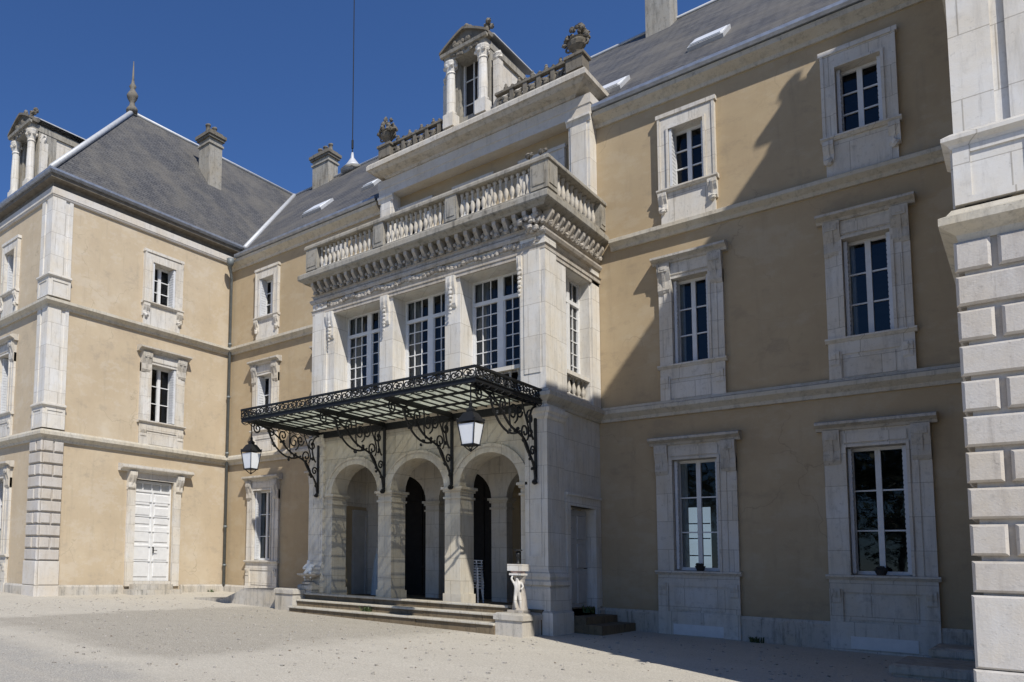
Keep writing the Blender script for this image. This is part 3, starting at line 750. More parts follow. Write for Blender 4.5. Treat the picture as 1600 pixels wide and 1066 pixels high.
def aedicule(xc, yf, hw, zb, zs, back, mat='weather', cols=True, k=1.):
    """stone dormer with columns, pediment and a side roof"""
    f = Frame((xc, yf, 0), (1, 0, 0), (0, -1, 0)); H = zs - zb
    b = MB(f)
    b.box(-hw, -hw * .5, zb, zs - .2 * k, -.9, -.2); b.box(hw * .5, hw, zb, zs - .2 * k, -.9, -.2)   # flank piers
    b.box(-hw * .5, hw * .5, zb, zb + .3 * k, -.6, -.2)
    b.box(-hw - .02, hw + .02, zs - .2 * k, zs, -back, .12 * k)
    b.prism_u([(.12 * k, zs - .06 * k), (.2 * k, zs - .04 * k), (.22 * k, zs + .04 * k), (.12 * k, zs + .05 * k)], -hw - .1 * k, hw + .1 * k)
    o = b.build('dormer', mat, CH)
    p = MB(f); n = 10; r = hw + .12 * k
    arc = [(-r + 2 * r * i / n, zs + .05 * k + .42 * k * (1 - abs(-1 + 2 * i / n) ** 1.25)) for i in range(n + 1)]
    p.prism_w([(-r, zs)] + arc + [(r, zs)], -.1, .12 * k)
    rim = [(a, z + .07 * k) for a, z in arc]
    p.prism_w(arc + rim[::-1], -.15, .22 * k)
    for q in range(9): p.lump(f(random.uniform(-hw * .5, hw * .5), zs + random.uniform(.08, .25) * k, .14 * k), .07 * k, 1, .6, 1)
    for q in (0, -.09, .09): p.lump(f(q, zs + (.62 - abs(q)) * k, .0), .09 * k, 1, .7, 1.4)
    for q in range(7): p.lump(f(r + random.uniform(-.12, .02), zs + random.uniform(.12, .38) * k, random.uniform(-.05, .15)), .075 * k)
    for q in range(16): p.lump(f(random.uniform(-hw, hw) * .8, zs - .12 * k + random.uniform(-.06, .06), .14 * k), .05 * k, 1, .6, 1)
    p.build('pediment', 'black', o)
    rr = MB(f); rr.prism_w([(a * 1.02, z + .075 * k) for a, z in arc] + [(a * 1.02, z + .11 * k) for a, z in arc[::-1]], -back - .5, -.16)
    rr.build('dormer_roof', 'lead', o)
    sd_ = MB(f); sd_.box(-hw + .04, hw - .04, zb, zs - .2 * k, -back, -.92); sd_.build('dormer_cheek', 'stone', o)
    ww = MB(f); ww.box(-hw * .5, hw * .5, zb + .3 * k, zs - .2 * k, -.5, -.45); ww.build('dormer_glazing', 'dark', o)
    wf_ = MB(f); wf_.box(-.02, .02, zb + .3 * k, zs - .2 * k, -.45, -.41); wf_.box(-hw * .5, -hw * .5 + .05, zb + .3 * k, zs - .2 * k, -.45, -.38); wf_.box(hw * .5 - .05, hw * .5, zb + .3 * k, zs - .2 * k, -.45, -.38)
    for t in (.35, .68): wf_.box(-hw * .5 + .05, hw * .5 - .05, zb + H * t, zb + H * t + .025, -.45, -.42)
    wf_.build('dormer_sash', 'white', o)
    for sg in (-1, 1):
        c = MB(f); u = sg * hw * .80; c.box(u - .15 * k, u + .15 * k, zb, zb + .38 * k, -.2, .16 * k)
        ce = f(u, 0, .0); hh = H - .38 * k - .2 * k
        c.lathe((ce.x, ce.y, zb + .38 * k), [(.16 * k, 0), (.16 * k, .05), (.13 * k, .08), (.135 * k, hh * .3), (.115 * k, hh * .76), (.14 * k, hh * .78), (.12 * k, hh * .81), (.19 * k, hh * .98), (.19 * k, hh)], 12)
        for q in range(7):
            a = 2 * PI * q / 7; c.lump((ce.x + math.cos(a) * .15 * k, ce.y + math.sin(a) * .15 * k, zb + .38 * k + hh * .91), .06 * k)
        c.build('column', 'clean', o, smooth=False)
        v = MB(f); us = sg * (hw + .16 * k)
        v.tube([f(us + sg * a, zb + .3 * k + bb, -.3) for a, bb in spiral(0, 0, .18 * k, .04, (PI if sg > 0 else 0), sg * 1.3)], .06 * k, 6)
        v.box(min(us - .08, us + .08), max(us - .08, us + .08), zb, zb + H * .72, -.45, -.2); v.lump(f(us, zb + H * .78, -.3), .12 * k, 1, 1, 1.4)
        v.build('volute', 'stone', o)
    return o
aedicule(-10.15, 17.72, .60, 13.5, 15.62, 2.2)
aedicule(-24.0, 11.55, .72, 14.0, 16.5, 3.0, k=1.1)

# ------------------------------------------------------------------ entrance pavilion (porch)
OP = [(-12.85, -11.35), (-10.95, -9.45), (-9.05, -7.6)]
ZF = .52
ar = MB(fPav); ar.arcade(PL, PR, -.2, 4.9, [(a, b, 3.22) for a, b in OP], -.6, 0)
# cut floor below arches is closed by the landing
porch = ar.build('porch', 'pier', CH)
tr = MB(fPav)
for a, b in OP: tr.arch_ring((a + b) / 2, 3.22, (b - a) / 2 - .001, (b - a) / 2 + .2, 0, .045); tr.arch_ring((a + b) / 2, 3.22, (b - a) / 2 + .14, (b - a) / 2 + .2, .045, .065)
tr.build('archivolt', 'pier', porch)
piers = [(-13.0, OP[0][0]), (OP[0][1], OP[1][0]), (OP[1][1], OP[2][0]), (OP[2][1], -7.47)]
def capital(f, u0, u1, z, d0, d1):
    m = MB(f)
    for (a, b, e) in ((z - .28, z - .23, .03), (z - .12, z - .06, .035), (z - .06, z, .07)): m.box(u0 - e, u1 + e, a, b, d0 - e, d1 + e)
    return m
for a, b in piers:
    capital(fPav, a, b, 3.22, -.6, .0).build('capital', 'pier', porch)
    m = MB(fPav); m.box(a - .03, b + .03, ZF, ZF + .22, -.63, .03); m.build('pier_base', 'pier', porch)
# inner arcade
fIn = Frame((0, 17.5, 0), (1, 0, 0), (0, -1, 0))
inn = MB(fIn); OI = [(-12.75, -11.25), (-10.85, -9.35), (-8.95, -7.5)]
#PLAIN
inn.arcade(PL + .3, PR - .3, ZF, 4.6, [(a, b, 3.1) for a, b in OI], -.3, 0); inn.build('inner_arcade', 'stone', porch)
for a, b in [(OI[0][1], OI[1][0]), (OI[1][1], OI[2][0])]:
    capital(fIn, a, b, 3.1, -.3, 0).build('capital', 'pier', porch)
fl = MB(); fl.box(PL + .0, PR - .0, .0, ZF, -D - .3, -(PF - .25)); fl.build('porch_floor', 'stepstone', porch)
ce = MB(); ce.box(PL + .3, PR - .3, 4.6, 4.75, -D, -(PF + .6)); ce.build('porch_ceiling', 'stone', porch)
# side walls of the porch
sw = MB(fPavSide); sw.wall(PF + .6, D, -.2, 4.9, [(16.62, 18.0, .5, 2.78)], .3); sw.build('porch_side_wall', 'ashlar', porch)
sw = MB(fPavLeft); sw.wall(-D, -(PF + .6), -.2, 4.9, [], .3); sw.build('porch_side_wall', 'stone', porch)
il = MB(Frame((PL + .302, 0, 0), (0, 1, 0), (1, 0, 0))); il.box(16.1, 17.5, ZF, 3.0, 0, .01); il.build('inner_stucco', 'stucco', porch)
ild = MB(Frame((PL + .315, 0, 0), (0, 1, 0), (1, 0, 0)))
ild.box(16.85, 17.0, ZF, 2.75, 0, .06); ild.box(17.42, 17.5, ZF, 2.75, 0, .06); ild.box(16.85, 17.5, 2.75, 2.9, 0, .06); ild.box(17.0, 17.42, ZF, 2.75, 0, .02); ild.build('inner_door', 'greydoor', porch)
# dark glazed doors of the hall
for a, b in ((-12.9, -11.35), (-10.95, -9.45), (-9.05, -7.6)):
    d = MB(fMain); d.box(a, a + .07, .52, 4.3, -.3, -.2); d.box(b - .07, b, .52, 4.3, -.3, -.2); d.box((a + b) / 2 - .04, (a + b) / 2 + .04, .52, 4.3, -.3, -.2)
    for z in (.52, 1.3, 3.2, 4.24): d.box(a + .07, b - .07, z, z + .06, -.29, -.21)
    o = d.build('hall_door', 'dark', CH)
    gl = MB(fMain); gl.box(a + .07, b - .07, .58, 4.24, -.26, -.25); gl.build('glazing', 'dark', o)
# side door
f = sub(fPavSide, (17.3, 0, 0)); d = MB(f); d.box(-.6, .6, .5, 2.72, -.2, -.15)
for sg in (-1, 1):
    for (a, b) in ((.6, 1.3), (1.4, 1.95), (2.05, 2.6)): d.frus(sg * .3 - .22, sg * .3 + .22, a, b, -.15, -.13, .015)
dd = d.build('door', 'greydoor', CH)
th = MB(f); th.box(-.68, .68, .2, .5, -.25, .0); th.build('threshold', 'stone', dd)
d = MB(f); d.lump(f(-.35, 2.3, -.12), .035); d.tube([f(.45, 1.4, -.15), f(.45, 1.4, -.08), f(.35, 1.4, -.08)], .012); d.build('handle', 'iron', dd)
d = MB(f)
for sg in (-1, 1): u0, u1 = sorted((sg * .68, sg * .86)); d.box(u0, u1, .3, 2.78, -.15, .045)
d.box(-.9, .9, 2.78, 3.0, -.15, .05); d.box(-.92, .92, 3.0, 3.06, -.1, .09); d.build('surround', 'clean', dd)
d = MB(f); d.box(-.85, .9, .2, .36, .05, .4); d.box(-.9, 1.1, -.1, .2, .05, .75); d.build('doorstep', 'stepstone', CH)
# corner pilasters, ground storey
for (x0, x1, sd0) in ((-7.47, PR, 1), (PL, -13.13, -1)):
    m = MB(fPav); m.box(x0, x1, 1.35, 4.55, 0, .07)
    m.box(x0 + .06, x1 - .06, 1.6, 1.64, .07, .085); m.box(x0 + .06, x0 + .1, 1.64, 4.3, .07, .085); m.box(x1 - .1, x1 - .06, 1.64, 4.3, .07, .085)
    if sd0 > 0: m.fr = fPavSide; m.box(PF - .07, 16.25, 1.35, 4.55, 0, .07)
    else: m.fr = fPavLeft; m.box(-16.25, -PF + .07, 1.35, 4.55, 0, .07)
    m.build('porch_pilaster', 'ashlar', porch)
    path = [(x0, PF), (PR, PF), (PR, 16.3)] if sd0 > 0 else [(PL, 16.3), (PL, PF), (x1, PF)]
    m = MB(); m.sweep(path, [(0, 4.55), (.08, 4.55), (.12, 4.6), (.12, 4.66), (.16, 4.7), (.17, 4.78), (.09, 4.8), (.09, 4.86), (0, 4.86)])
    m.sweep(path, [(0, 1.0), (.12, 1.0), (.16, 1.03), (.16, 1.1), (.12, 1.14), (.14, 1.2), (.12, 1.27), (.09, 1.3), (.07, 1.36), (0, 1.36)])
    m.sweep(path, [(0, .5), (.14, .5), (.14, .95), (.11, 1.0), (0, 1.0)])
    m.sweep(path, [(0, -.2), (.22, -.2), (.22, .46), (.16, .5), (0, .5)])
    m.build('pilaster_base', 'ashlar', porch)
# carved cable of the lower frieze
# upper storey ----------------------------------------------------------
up_ = MB(fPav); ZU = 5.22
for (a, b) in ((PL, OP[0][0]), (OP[0][1], OP[1][0]), (OP[1][1], OP[2][0]), (OP[2][1], PR)): up_.box(a, b, ZU, 8.2, -.66, 0)
up_.box(PL, PR, 8.2, 9.1, -.66, 0)
up_.fr = fPavSide; up_.wall(PF + .66, D, ZU, 9.1, [(16.6, 17.9, 5.3, 8.2)], .4)
up_.fr = fPavLeft; up_.wall(-D, -PF - .66, ZU, 9.1, [], .4)
loggia = up_.build('upper_storey', 'clean', CH)
tp = MB(); tp.box(PL + .41, PR - .41, 8.9, 9.05, -D, -(PF + .67)); tp.box(PL + .41, PR - .41, 5.0, 5.2, -D, -(PF + .67)); tp.build('loggia_slab', 'stone', loggia)
for (a, b) in ((PL, -13.1), (-7.5, PR)):
    m = MB(fPav); m.box(a - .05, b, ZU, 8.62, 0, .06); m.box(a + .04, b - .05, ZU + .35, 8.3, .06, .075)
    m.build('pilaster', 'ashlar', loggia)
m = MB(fPavSide); m.box(PF - .06, 16.0, ZU, 8.62, 0, .06); m.box(16.0, 16.55, ZU, 8.3, 0, .03); m.box(17.95, 18.38, ZU, 8.62, 0, .05); m.build('pilaster', 'ashlar', loggia)
# carved drops on the piers
for (a, b) in ((-13.08, -12.86), (OP[0][1], OP[1][0]), (OP[1][1], OP[2][0]), (-7.6, -7.5)):
    m = MB(fPav); c = (a + b) / 2; hw = min(.11, (b - a) / 2)
    console(m, c - hw, c + hw, 7.5, 8.25, .03, .13)
    for k in range(7): m.lump(fPav(c, 7.95 - k * .1, .10), .06 - k * .004, 1, .7, .9)
    m.build('carved_drop', 'clean', loggia)
# frieze, architrave
fz = MB(); fp = [(PL, D), (PL, PF), (PR, PF), (PR, D)]
fz.sweep(fp, [(0, 8.2), (.05, 8.2), (.05, 8.28), (.07, 8.29), (.07, 8.36), (.1, 8.40), (0, 8.42)])
fz.sweep(fp, [(0, 8.742), (.05, 8.745), (.06, 8.80), (.10, 8.83), (0, 8.835)])
fz.sweep(fp, [(0, 8.60), (.09, 8.60), (.12, 8.66), (.12, 8.70), (.07, 8.72), (0, 8.74)])
fz.build('architrave', 'carved', loggia)
cf = MB(fPav); x = PL + .1
while x < PR - .05:     # carved garland frieze
    cf.lump(fPav(x, 8.50 + .05 * math.sin(x * 7), .04), random.uniform(.05, .085), 1, .7, 1); x += .105
x = PL + .05
while x < PR: cf.prism_u([(0, 8.82), (.09, 8.87), (.21, 8.99), (.28, 9.06), (.29, 9.15), (0, 9.15)], x, x + .085); cf.lump(fPav(x + .045, 8.86, .17), .05); cf.lump(fPav(x + .15, 8.96, .12), .045); x += .235
cf.fr = fPavSide; y = PF + .02
while y < D - .1: cf.prism_u([(0, 8.82), (.08, 8.87), (.16, 8.99), (.2, 9.06), (.2, 9.15), (0, 9.15)], y, y + .1); cf.lump(fPavSide(y + .05, 8.86, .13), .05); cf.lump(fPavSide(y + .16, 8.95, .1), .05); y += .27
for k in range(26): cf.lump(fPav(PR - .2 + random.uniform(-.2, .26), random.uniform(8.68, 9.02), random.uniform(.08, .28)), random.uniform(.04, .08))
cf.build('carved_frieze', 'carved', loggia)
fp2 = [(PL, D), (PL, PF - .15), (PR, PF - .15), (PR, D)]
sl = MB(); sl.sweep(fp2, [(0, 9.15), (.16, 9.15), (.20, 9.19), (.28, 9.24), (.30, 9.27), (.30, 9.38), (.28, 9.41), (.22, 9.44), (0, 9.46)])
sl.box(PL, PR, 9.155, 9.455, -D, -(PF - .15)); sl.build('balcony_slab', 'weather', loggia)
# big multi pane windows
def loggia_window(fr, u0, u1, z0, z1, w, ncol=3):
    m = MB(fr); t = .05; zt = z0 + (z1 - z0) * .76; c = (u0 + u1) / 2
    m.box(u0, u0 + t, z0, z1, w, w + .07); m.box(u1 - t, u1, z0, z1, w, w + .07)
    m.box(u0 + t, u1 - t, z0, z0 + t, w, w + .07); m.box(u0 + t, u1 - t, z1 - t, z1, w, w + .07)
    m.box(u0 + t, u1 - t, zt - .045, zt + .045, w, w + .09); m.box(c - .07, c + .07, z0 + t, zt - .045, w, w + .085); m.box(c - .07, c + .07, zt + .045, z1 - t, w, w + .085)
    for (a, b) in ((u0 + t, c - .07), (c + .07, u1 - t)):
        m.box(a, a + .03, z0 + t, zt - .045, w + .002, w + .06); m.box(b - .03, b, z0 + t, zt - .045, w + .002, w + .06)
        for k in range(1, ncol): x = a + (b - a) * k / ncol; m.box(x - .011, x + .011, z0 + t, zt - .045, w + .01, w + .045); m.box(x - .011, x + .011, zt + .045, z1 - t, w + .01, w + .045)
        for k in range(1, 6): z = z0 + (zt - z0) * k / 6; m.box(a + .03, b - .03, z - .011, z + .011, w + .012, w + .043)
    o = m.build('loggia_window', 'white', CH)
    g = MB(fr); g.add([fr(u0 + t, z0 + t, w + .02), fr(u1 - t, z0 + t, w + .02), fr(u1 - t, z1 - t, w + .02), fr(u0 + t, z1 - t, w + .02)], [(0, 1, 2, 3)]); g.build('glazing', 'glass', o, keep=True)
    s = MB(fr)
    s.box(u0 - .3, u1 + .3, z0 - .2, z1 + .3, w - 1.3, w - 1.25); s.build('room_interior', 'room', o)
    cu = MB(fr); n = 20; vs = []
    for zz in (z0, z1):
        for i in range(n + 1): vs.append(fr(u0 + (u1 - u0) * .22 * i / n, zz, w - .12 - .03 * math.sin(i * 1.4)))
    cu.add(vs, [(i, i + 1, n + 2 + i, n + 1 + i) for i in range(n)]); cu.build('curtain', 'curtain', o, smooth=True)
for a, b in OP:
    loggia_window(fPav, a, b, 5.85, 8.2, -.64)
loggia_window(fPavSide, 16.6, 17.9, 5.85, 8.2, -.3, 2)

# balustrades ---------------------------------------------------------
def bal_mesh(h, r):
    m = MB(); m.lathe((0, 0, 0), [(r * .85, 0), (r * .85, h * .07), (r * .45, h * .1), (r * .55, h * .16), (r * .95, h * .3), (r * .9, h * .42), (r * .42, h * .68), (r * .38, h * .78), (r * .62, h * .82), (r * .45, h * .86), (r * .8, h * .93), (r * .8, h)], 8)
    me = bpy.data.meshes.new('baluster'); me.from_pydata(m.v, [], m.f)
    for p in me.polygons: p.use_smooth = True
    me.materials.append(M['hoodstone']); return me
def baluster_row(me, parent, pts):
    org = Vector(CH.location)
    for p in pts:
        o = bpy.data.objects.new('baluster', me); C.objects.link(o); o.parent = parent; o.location = Vector(p) - org
zb, zt = 9.46, 10.30
bp_ = MB(); off = .2
pb = [(PL - off, D), (PL - off, PF - off), (PR + off, PF - off), (PR + off, D)]
rail = [(.02, zt - .13), (.05, zt - .11), (.05, zt - .05), (.02, zt), (-.28, zt), (-.31, zt - .05), (-.31, zt - .11), (-.28, zt - .13)]
bp_.sweep(pb, rail + [rail[0]]); bp_.sweep(pb, [(0, zb), (.0, zb + .1), (-.24, zb + .1), (-.24, zb)])
fB = Frame((0, PF - off, 0), (1, 0, 0), (0, -1, 0)); fBS = Frame((PR + off, 0, 0), (0, 1, 0), (1, 0, 0))
fBL = Frame((PL - off, 0, 0), (0, -1, 0), (-1, 0, 0))
def ped(fr, a, b): bp_.fr = fr; bp_.box(a, b, zb + .1, zt - .13, -.26, .02); bp_.box(a + .05, b - .05, zb + .2, zt - .22, .02, .035)
ped(fB, PL - off, -13.35); ped(fB, -11.42, -11.12); ped(fB, -9.32, -9.02); ped(fB, -7.22, PR + off)
ped(fBS, PF - off - .014, PF + .25); ped(fBS, 18.1, D); ped(fBL, -D, -18.1)
BAL = bp_.build('balcony_balustrade', 'weather', CH)
bm_ = bal_mesh(.61, .062); pts = []
for (a, b) in ((-13.35, -11.42), (-11.12, -9.32), (-9.02, -7.22)):
    n = 13; pts += [fB(a + (b - a) * (k + .5) / n, zb + .1, -.12) for k in range(n)]
pts += [fBS(15.75 + (18.1 - 15.75) * (k + .5) / 10, zb + .1, -.12) for k in range(10)]
baluster_row(bm_, BAL, pts)
oc = MB()     # crest on the balcony corner pedestal
for k in range(16): oc.lump((PR + .02 + random.uniform(-.35, .15), PF - .1 + random.uniform(-.1, .3), zt + random.uniform(.02, .13)), random.uniform(.04, .08))
oc.build('carved_crest', 'black', BAL)
# window parapets of the loggia
bm2 = bal_mesh(.40, .06)
for a, b in OP + [(16.6, 17.9)]:
    fr, w = (fPav, -.2) if a < 0 else (fPavSide, -.13)
    m = MB(fr); m.box(a, b, 5.78, 5.87, w - .1, w + .12); m.box(a, b, 5.22, 5.34, w - .08, w + .1)
    o = m.build('window_parapet', 'clean', CH); n = 7 if a < 0 else 5
    baluster_row(bm2, o, [fr(a + (b - a) * (k + .5) / n, 5.34 + .0, w + .01) for k in range(n)])
    for ob in o.children: ob.scale = (1, 1, 1.1)

# ------------------------------------------------------------------ canopy (marquise)
CX0, CX1, CY0, CY1, CZ = -13.5, -7.08, 12.68, 15.42, 4.98
cn = MB()
def bar(m, a, b, r): m.tube([a, b], r, 4)
def beam(m, x0, x1, y0, y1, z0, z1): m.fr = WORLD; m.box(x0, x1, z0, z1, -y1, -y0)
beam(cn, CX0, CX1, CY0, CY0 + .05, 4.85, 4.95); beam(cn, CX0, CX0 + .05, CY0 + .05, CY1, 4.86, 4.93); beam(cn, CX1 - .05, CX1, CY0 + .05, CY1, 4.86, 4.93)
beam(cn, CX0, CX1, CY1, CY1 + .07, 4.76, 5.05)
n = 26
for k in range(1, n): x = CX0 + (CX1 - CX0) * k / n; beam(cn, x - .012, x + .012, CY0 + .05, CY1, 4.955, 4.985)
for y in (13.6, 14.5): beam(cn, CX0 + .05, CX1 - .05, y - .015, y + .015, 4.90, 4.95)
CAN = cn.build('canopy', 'iron', CH)
gl = MB(); gl.fr = WORLD; gl.box(CX0 + .05, CX1 - .05, 4.99, 5.0, -CY1, -(CY0 + .05)); gl.build('canopy_glazing', 'wired', CAN)
def frieze(fr, u0, u1):
    m = MB(fr); m.box(u0, u1, 5.13, 5.175, -.03, .03); m.box(u0, u1, 4.93, 4.95, -.02, .02)
    n = max(2, round((u1 - u0) / .27)); st = (u1 - u0) / n
    for k in range(n):
        c = u0 + (k + .5) * st; sg = 1 if k % 2 else -1
        m.tube([fr(c + sg * a, 5.04 + b, 0) for a, b in spiral(-.05, 0, .085, .02, 0, 1.3, 14)], .015, 4)
        m.tube([fr(c - sg * a, 5.04 - b, 0) for a, b in spiral(-.05, 0, .085, .02, 0, 1.3, 14)], .015, 4)
        m.tube([fr(c - st / 2, 4.95, 0), fr(c - st / 2, 5.15, 0)], .013, 4)
        m.lump(fr(c, 5.04, 0), .03)
        m.tube([fr(c - st / 2 + st * t, 4.86 - .06 * math.sin(PI * t), 0) for t in [i / 8 for i in range(9)]], .010, 4)
    m.build('scroll_frieze', 'iron', CAN)
frieze(Frame((0, CY0, 0), (1, 0, 0), (0, -1, 0)), CX0, CX1)
frieze(Frame((CX1, 0, 0), (0, 1, 0), (1, 0, 0)), CY0, CY1); frieze(Frame((CX0, 0, 0), (0, 1, 0), (1, 0, 0)), CY0, CY1)
def bracket(x):
    f = Frame((x, 15.43, 0), (0, -1, 0), (1, 0, 0))      # u = outwards from the wall
    m = MB(f); T = lambda p, r=.021: m.tube([f(a, b, 0) for a, b in p], r, 5)
    m.box(-.02, .03, 3.25, 4.85, -.03, .03)
    T(bez((.05, 3.3), (.1, 3.75), (.35, 3.7), (.55, 4.05)), .028); T(spiral(.50, 4.22, .17, .04, -PI / 2, 1.25))
    T(bez((.3, 3.72), (.5, 4.35), (1.0, 4.0), (1.45, 4.5), 18), .026); T(spiral(1.42, 4.66, .16, .03, -PI / 2, 1.3))
    T(bez((.72, 4.2), (1.1, 4.0), (1.7, 4.1), (2.0, 4.78), 16), .024); T(spiral(1.0, 4.55, .22, .05, -PI * .6, -1.4)); T(spiral(1.86, 4.68, .13, .03, 0, 1.2))
    T(bez((.05, 4.8), (.3, 4.8), (.35, 4.3), (.12, 4.1)), .024); T(spiral(.27, 4.55, .16, .03, PI / 2, -1.3)); T(spiral(.75, 4.62, .15, .03, PI, 1.3))
    T(spiral(.16, 3.85, .12, .03, PI, -1.2)); T([(.03, 4.85), (2.6, 4.85)], .022); T(bez((1.45, 4.5), (1.8, 4.75), (2.2, 4.83), (2.65, 4.84)), .022)
    T(bez((.05, 3.3), (.02, 3.2), (.08, 3.12), (.14, 3.2)), .03); m.lump(f(.06, 3.2, 0), .06)
    for a, b in ((.55, 4.05), (1.45, 4.5), (.3, 3.72), (.9, 4.2), (1.2, 4.1), (1.75, 4.4), (.1, 3.5), (.25, 4.2)):
        for q in range(3): m.lump(f(a + random.uniform(-.06, .06), b + random.uniform(-.06, .06), random.uniform(-.03, .03)), .035)
    T(bez((.4, 4.05), (.2, 4.3), (.5, 4.5), (.62, 4.85)), .018); T(bez((1.1, 4.2), (1.25, 4.5), (1.1, 4.7), (1.2, 4.85)), .018)
    m.build('scroll_bracket', 'iron', CAN)
BX = [-13.3, -11.12, -9.22, -7.22]
for x in BX: bracket(x)
for x in BX:
    m = MB(); m.fr = WORLD; beam(m, x - .02, x + .02, CY0 + .05, CY1, 4.86, 4.95)
    f = Frame((x, CY0 + .1, 0), (0, 1, 0), (1, 0, 0))
    m.tube([f(a, b, 0) for a, b in spiral(.28, 4.72, .15, .03, PI / 2, 1.4)], .02, 5); m.tube([f(a, b, 0) for a, b in bez((.1, 4.86), (.5, 4.86), (.6, 4.7), (.9, 4.86))], .02, 5)
    m.build('canopy_rafter', 'iron', CAN)

# ------------------------------------------------------------------ lanterns
def lantern(x, y, label):
    zt = 4.86; L = empty('lantern', (x, y, 3.6), label, 'lantern', 'lanterns hanging from the canopy corners')
    m = MB(); m.tube([(x, y, zt), (x, y, 4.32)], .014, 5)
    m.lathe((x, y, 4.12), [(.275, 0), (.255, .04), (.14, .18), (.08, .2), (.09, .25), (.03, .3), (.03, .34)], 4)
    m.lump((x, y, 4.47), .04)
    for a in range(4):
        q = a * PI / 2 + PI / 4; c, s_ = math.cos(q), math.sin(q)
        m.tube([(x + c * .25, y + s_ * .25, 4.12), (x + c * .17, y + s_ * .17, 3.70)], .013, 4)
        m.tube([(x + c * .17, y + s_ * .17, 3.70), (x + c * .08, y + s_ * .08, 3.62), (x, y, 3.56)], .011, 4)
        m.lump((x + c * .25, y + s_ * .25, 4.17), .025)
    m.lathe((x, y, 3.67), [(.19, 0), (.19, .025)], 4); m.build('lantern_frame', 'iron', L)
    g = MB(); g.lathe((x, y, 3.70), [(.16, 0), (.235, .38)], 4); g.build('lantern_glass', 'lampglass', L)
    b = MB(); b.lathe((x, y, 3.55), [(.012, 0), (.03, .03), (.012, .07)], 6); b.build('lantern_drop', 'iron', L)
lantern(-7.28, 12.85, 'black iron lantern with white glass hanging under the canopy in front of the right-hand arch')
lantern(-13.42, 12.98, 'black iron lantern hanging from the far canopy corner beside the drainpipe and wing wall')

# ------------------------------------------------------------------ steps, blocks, ramp
ST = empty('entrance_steps', (-10.6, 14.9, 0), 'worn brown stone steps leading up to the three arches between two pale blocks', 'steps')
for k, (y0, y1, z0, z1) in enumerate(((14.98, 15.27, .3, ZF + .005), (14.68, 14.98, .12, .36), (14.36, 14.68, -.2, .19))):
    x0, x1 = -13.3 + k * .0, -7.62
    m = MB(); m.fr = WORLD; seg = [x0]
    while seg[-1] < x1 - .9: seg.append(seg[-1] + random.uniform(.9, 1.5))
    seg.append(x1)
    for a, b in zip(seg, seg[1:]): m.box(a + .004, b - .004, z0, z1, -y1, -y0 + random.uniform(0, .012))
    so_ = m.build('step', 'stepstone', ST)
    q = MB(); q.fr = WORLD
    for a, b in zip(seg, seg[1:]): q.prism_u([(-y1 + .01, z1 + .001), (-y0 + .04, z1 + .001), (-y0 + .045, z1 + .012), (-y0 + .045, z1 + .04), (-y0 + .035, z1 + .052), (-y1 + .01, z1 + .05)], a + .004, b - .004)
    q.build('tread', 'band', so_)
def block(name, x0, x1, y0, y1, z0, z1, label, cat, mat='plinthstone', group=None):
    m = MB(); m.fr = WORLD; b = .05
    m.box(x0, x1, z0, z1 - .14, -y1, -y0); m.frus(x0 - .02, x1 + .02, z1 - .14, z1 - .13, -y1, -y0, .001) if False else None
    vs = [(x, y, z) for z, i in ((z1 - .14, -.03), (z1 - .04, -.03), (z1, .02)) for x, y in ((x0 + i, y0 + i), (x1 - i, y0 + i), (x1 - i, y1 - i), (x0 + i, y1 - i))]
    m.add(vs, [(0, 1, 5, 4), (1, 2, 6, 5), (2, 3, 7, 6), (3, 0, 4, 7), (4, 5, 9, 8), (5, 6, 10, 9), (6, 7, 11, 10), (7, 4, 8, 11), (8, 9, 10, 11), (0, 3, 2, 1)])
    return tag(m.build(name, mat), label, cat, group)
block('stone_block', -7.62, -7.05, 14.4, 15.22, -.15, .46, 'pale worn stone block closing the right end of the entrance steps', 'stone block', group='blocks at the ends of the steps')
block('stone_block', -13.95, -13.32, 14.5, 14.93, -.1, .68, 'pale stone block at the left end of the entrance steps, joined to the ramp wall', 'stone block', group='blocks at the ends of the steps')
block('stone_block', -13.53, -13.10, 14.99, 15.26, .3, .80, 'small upright stone block under the cherub bowl at the left of the steps', 'stone block', group=None)
rp = MB(); rp.fr = Frame((0, 15.3, 0), (1, 0, 0), (0, -1, 0))
rp.prism_w([(-17.6, .0), (-13.97, -.1), (-13.97, .6), (-15.4, .6), (-16.3, .25), (-17.6, .22)], -1.2, .55)
tag(rp.build('ramp', 'zinc' if False else 'plinthstone'), 'grey stone access ramp sloping away to the left of the entrance steps', 'ramp')

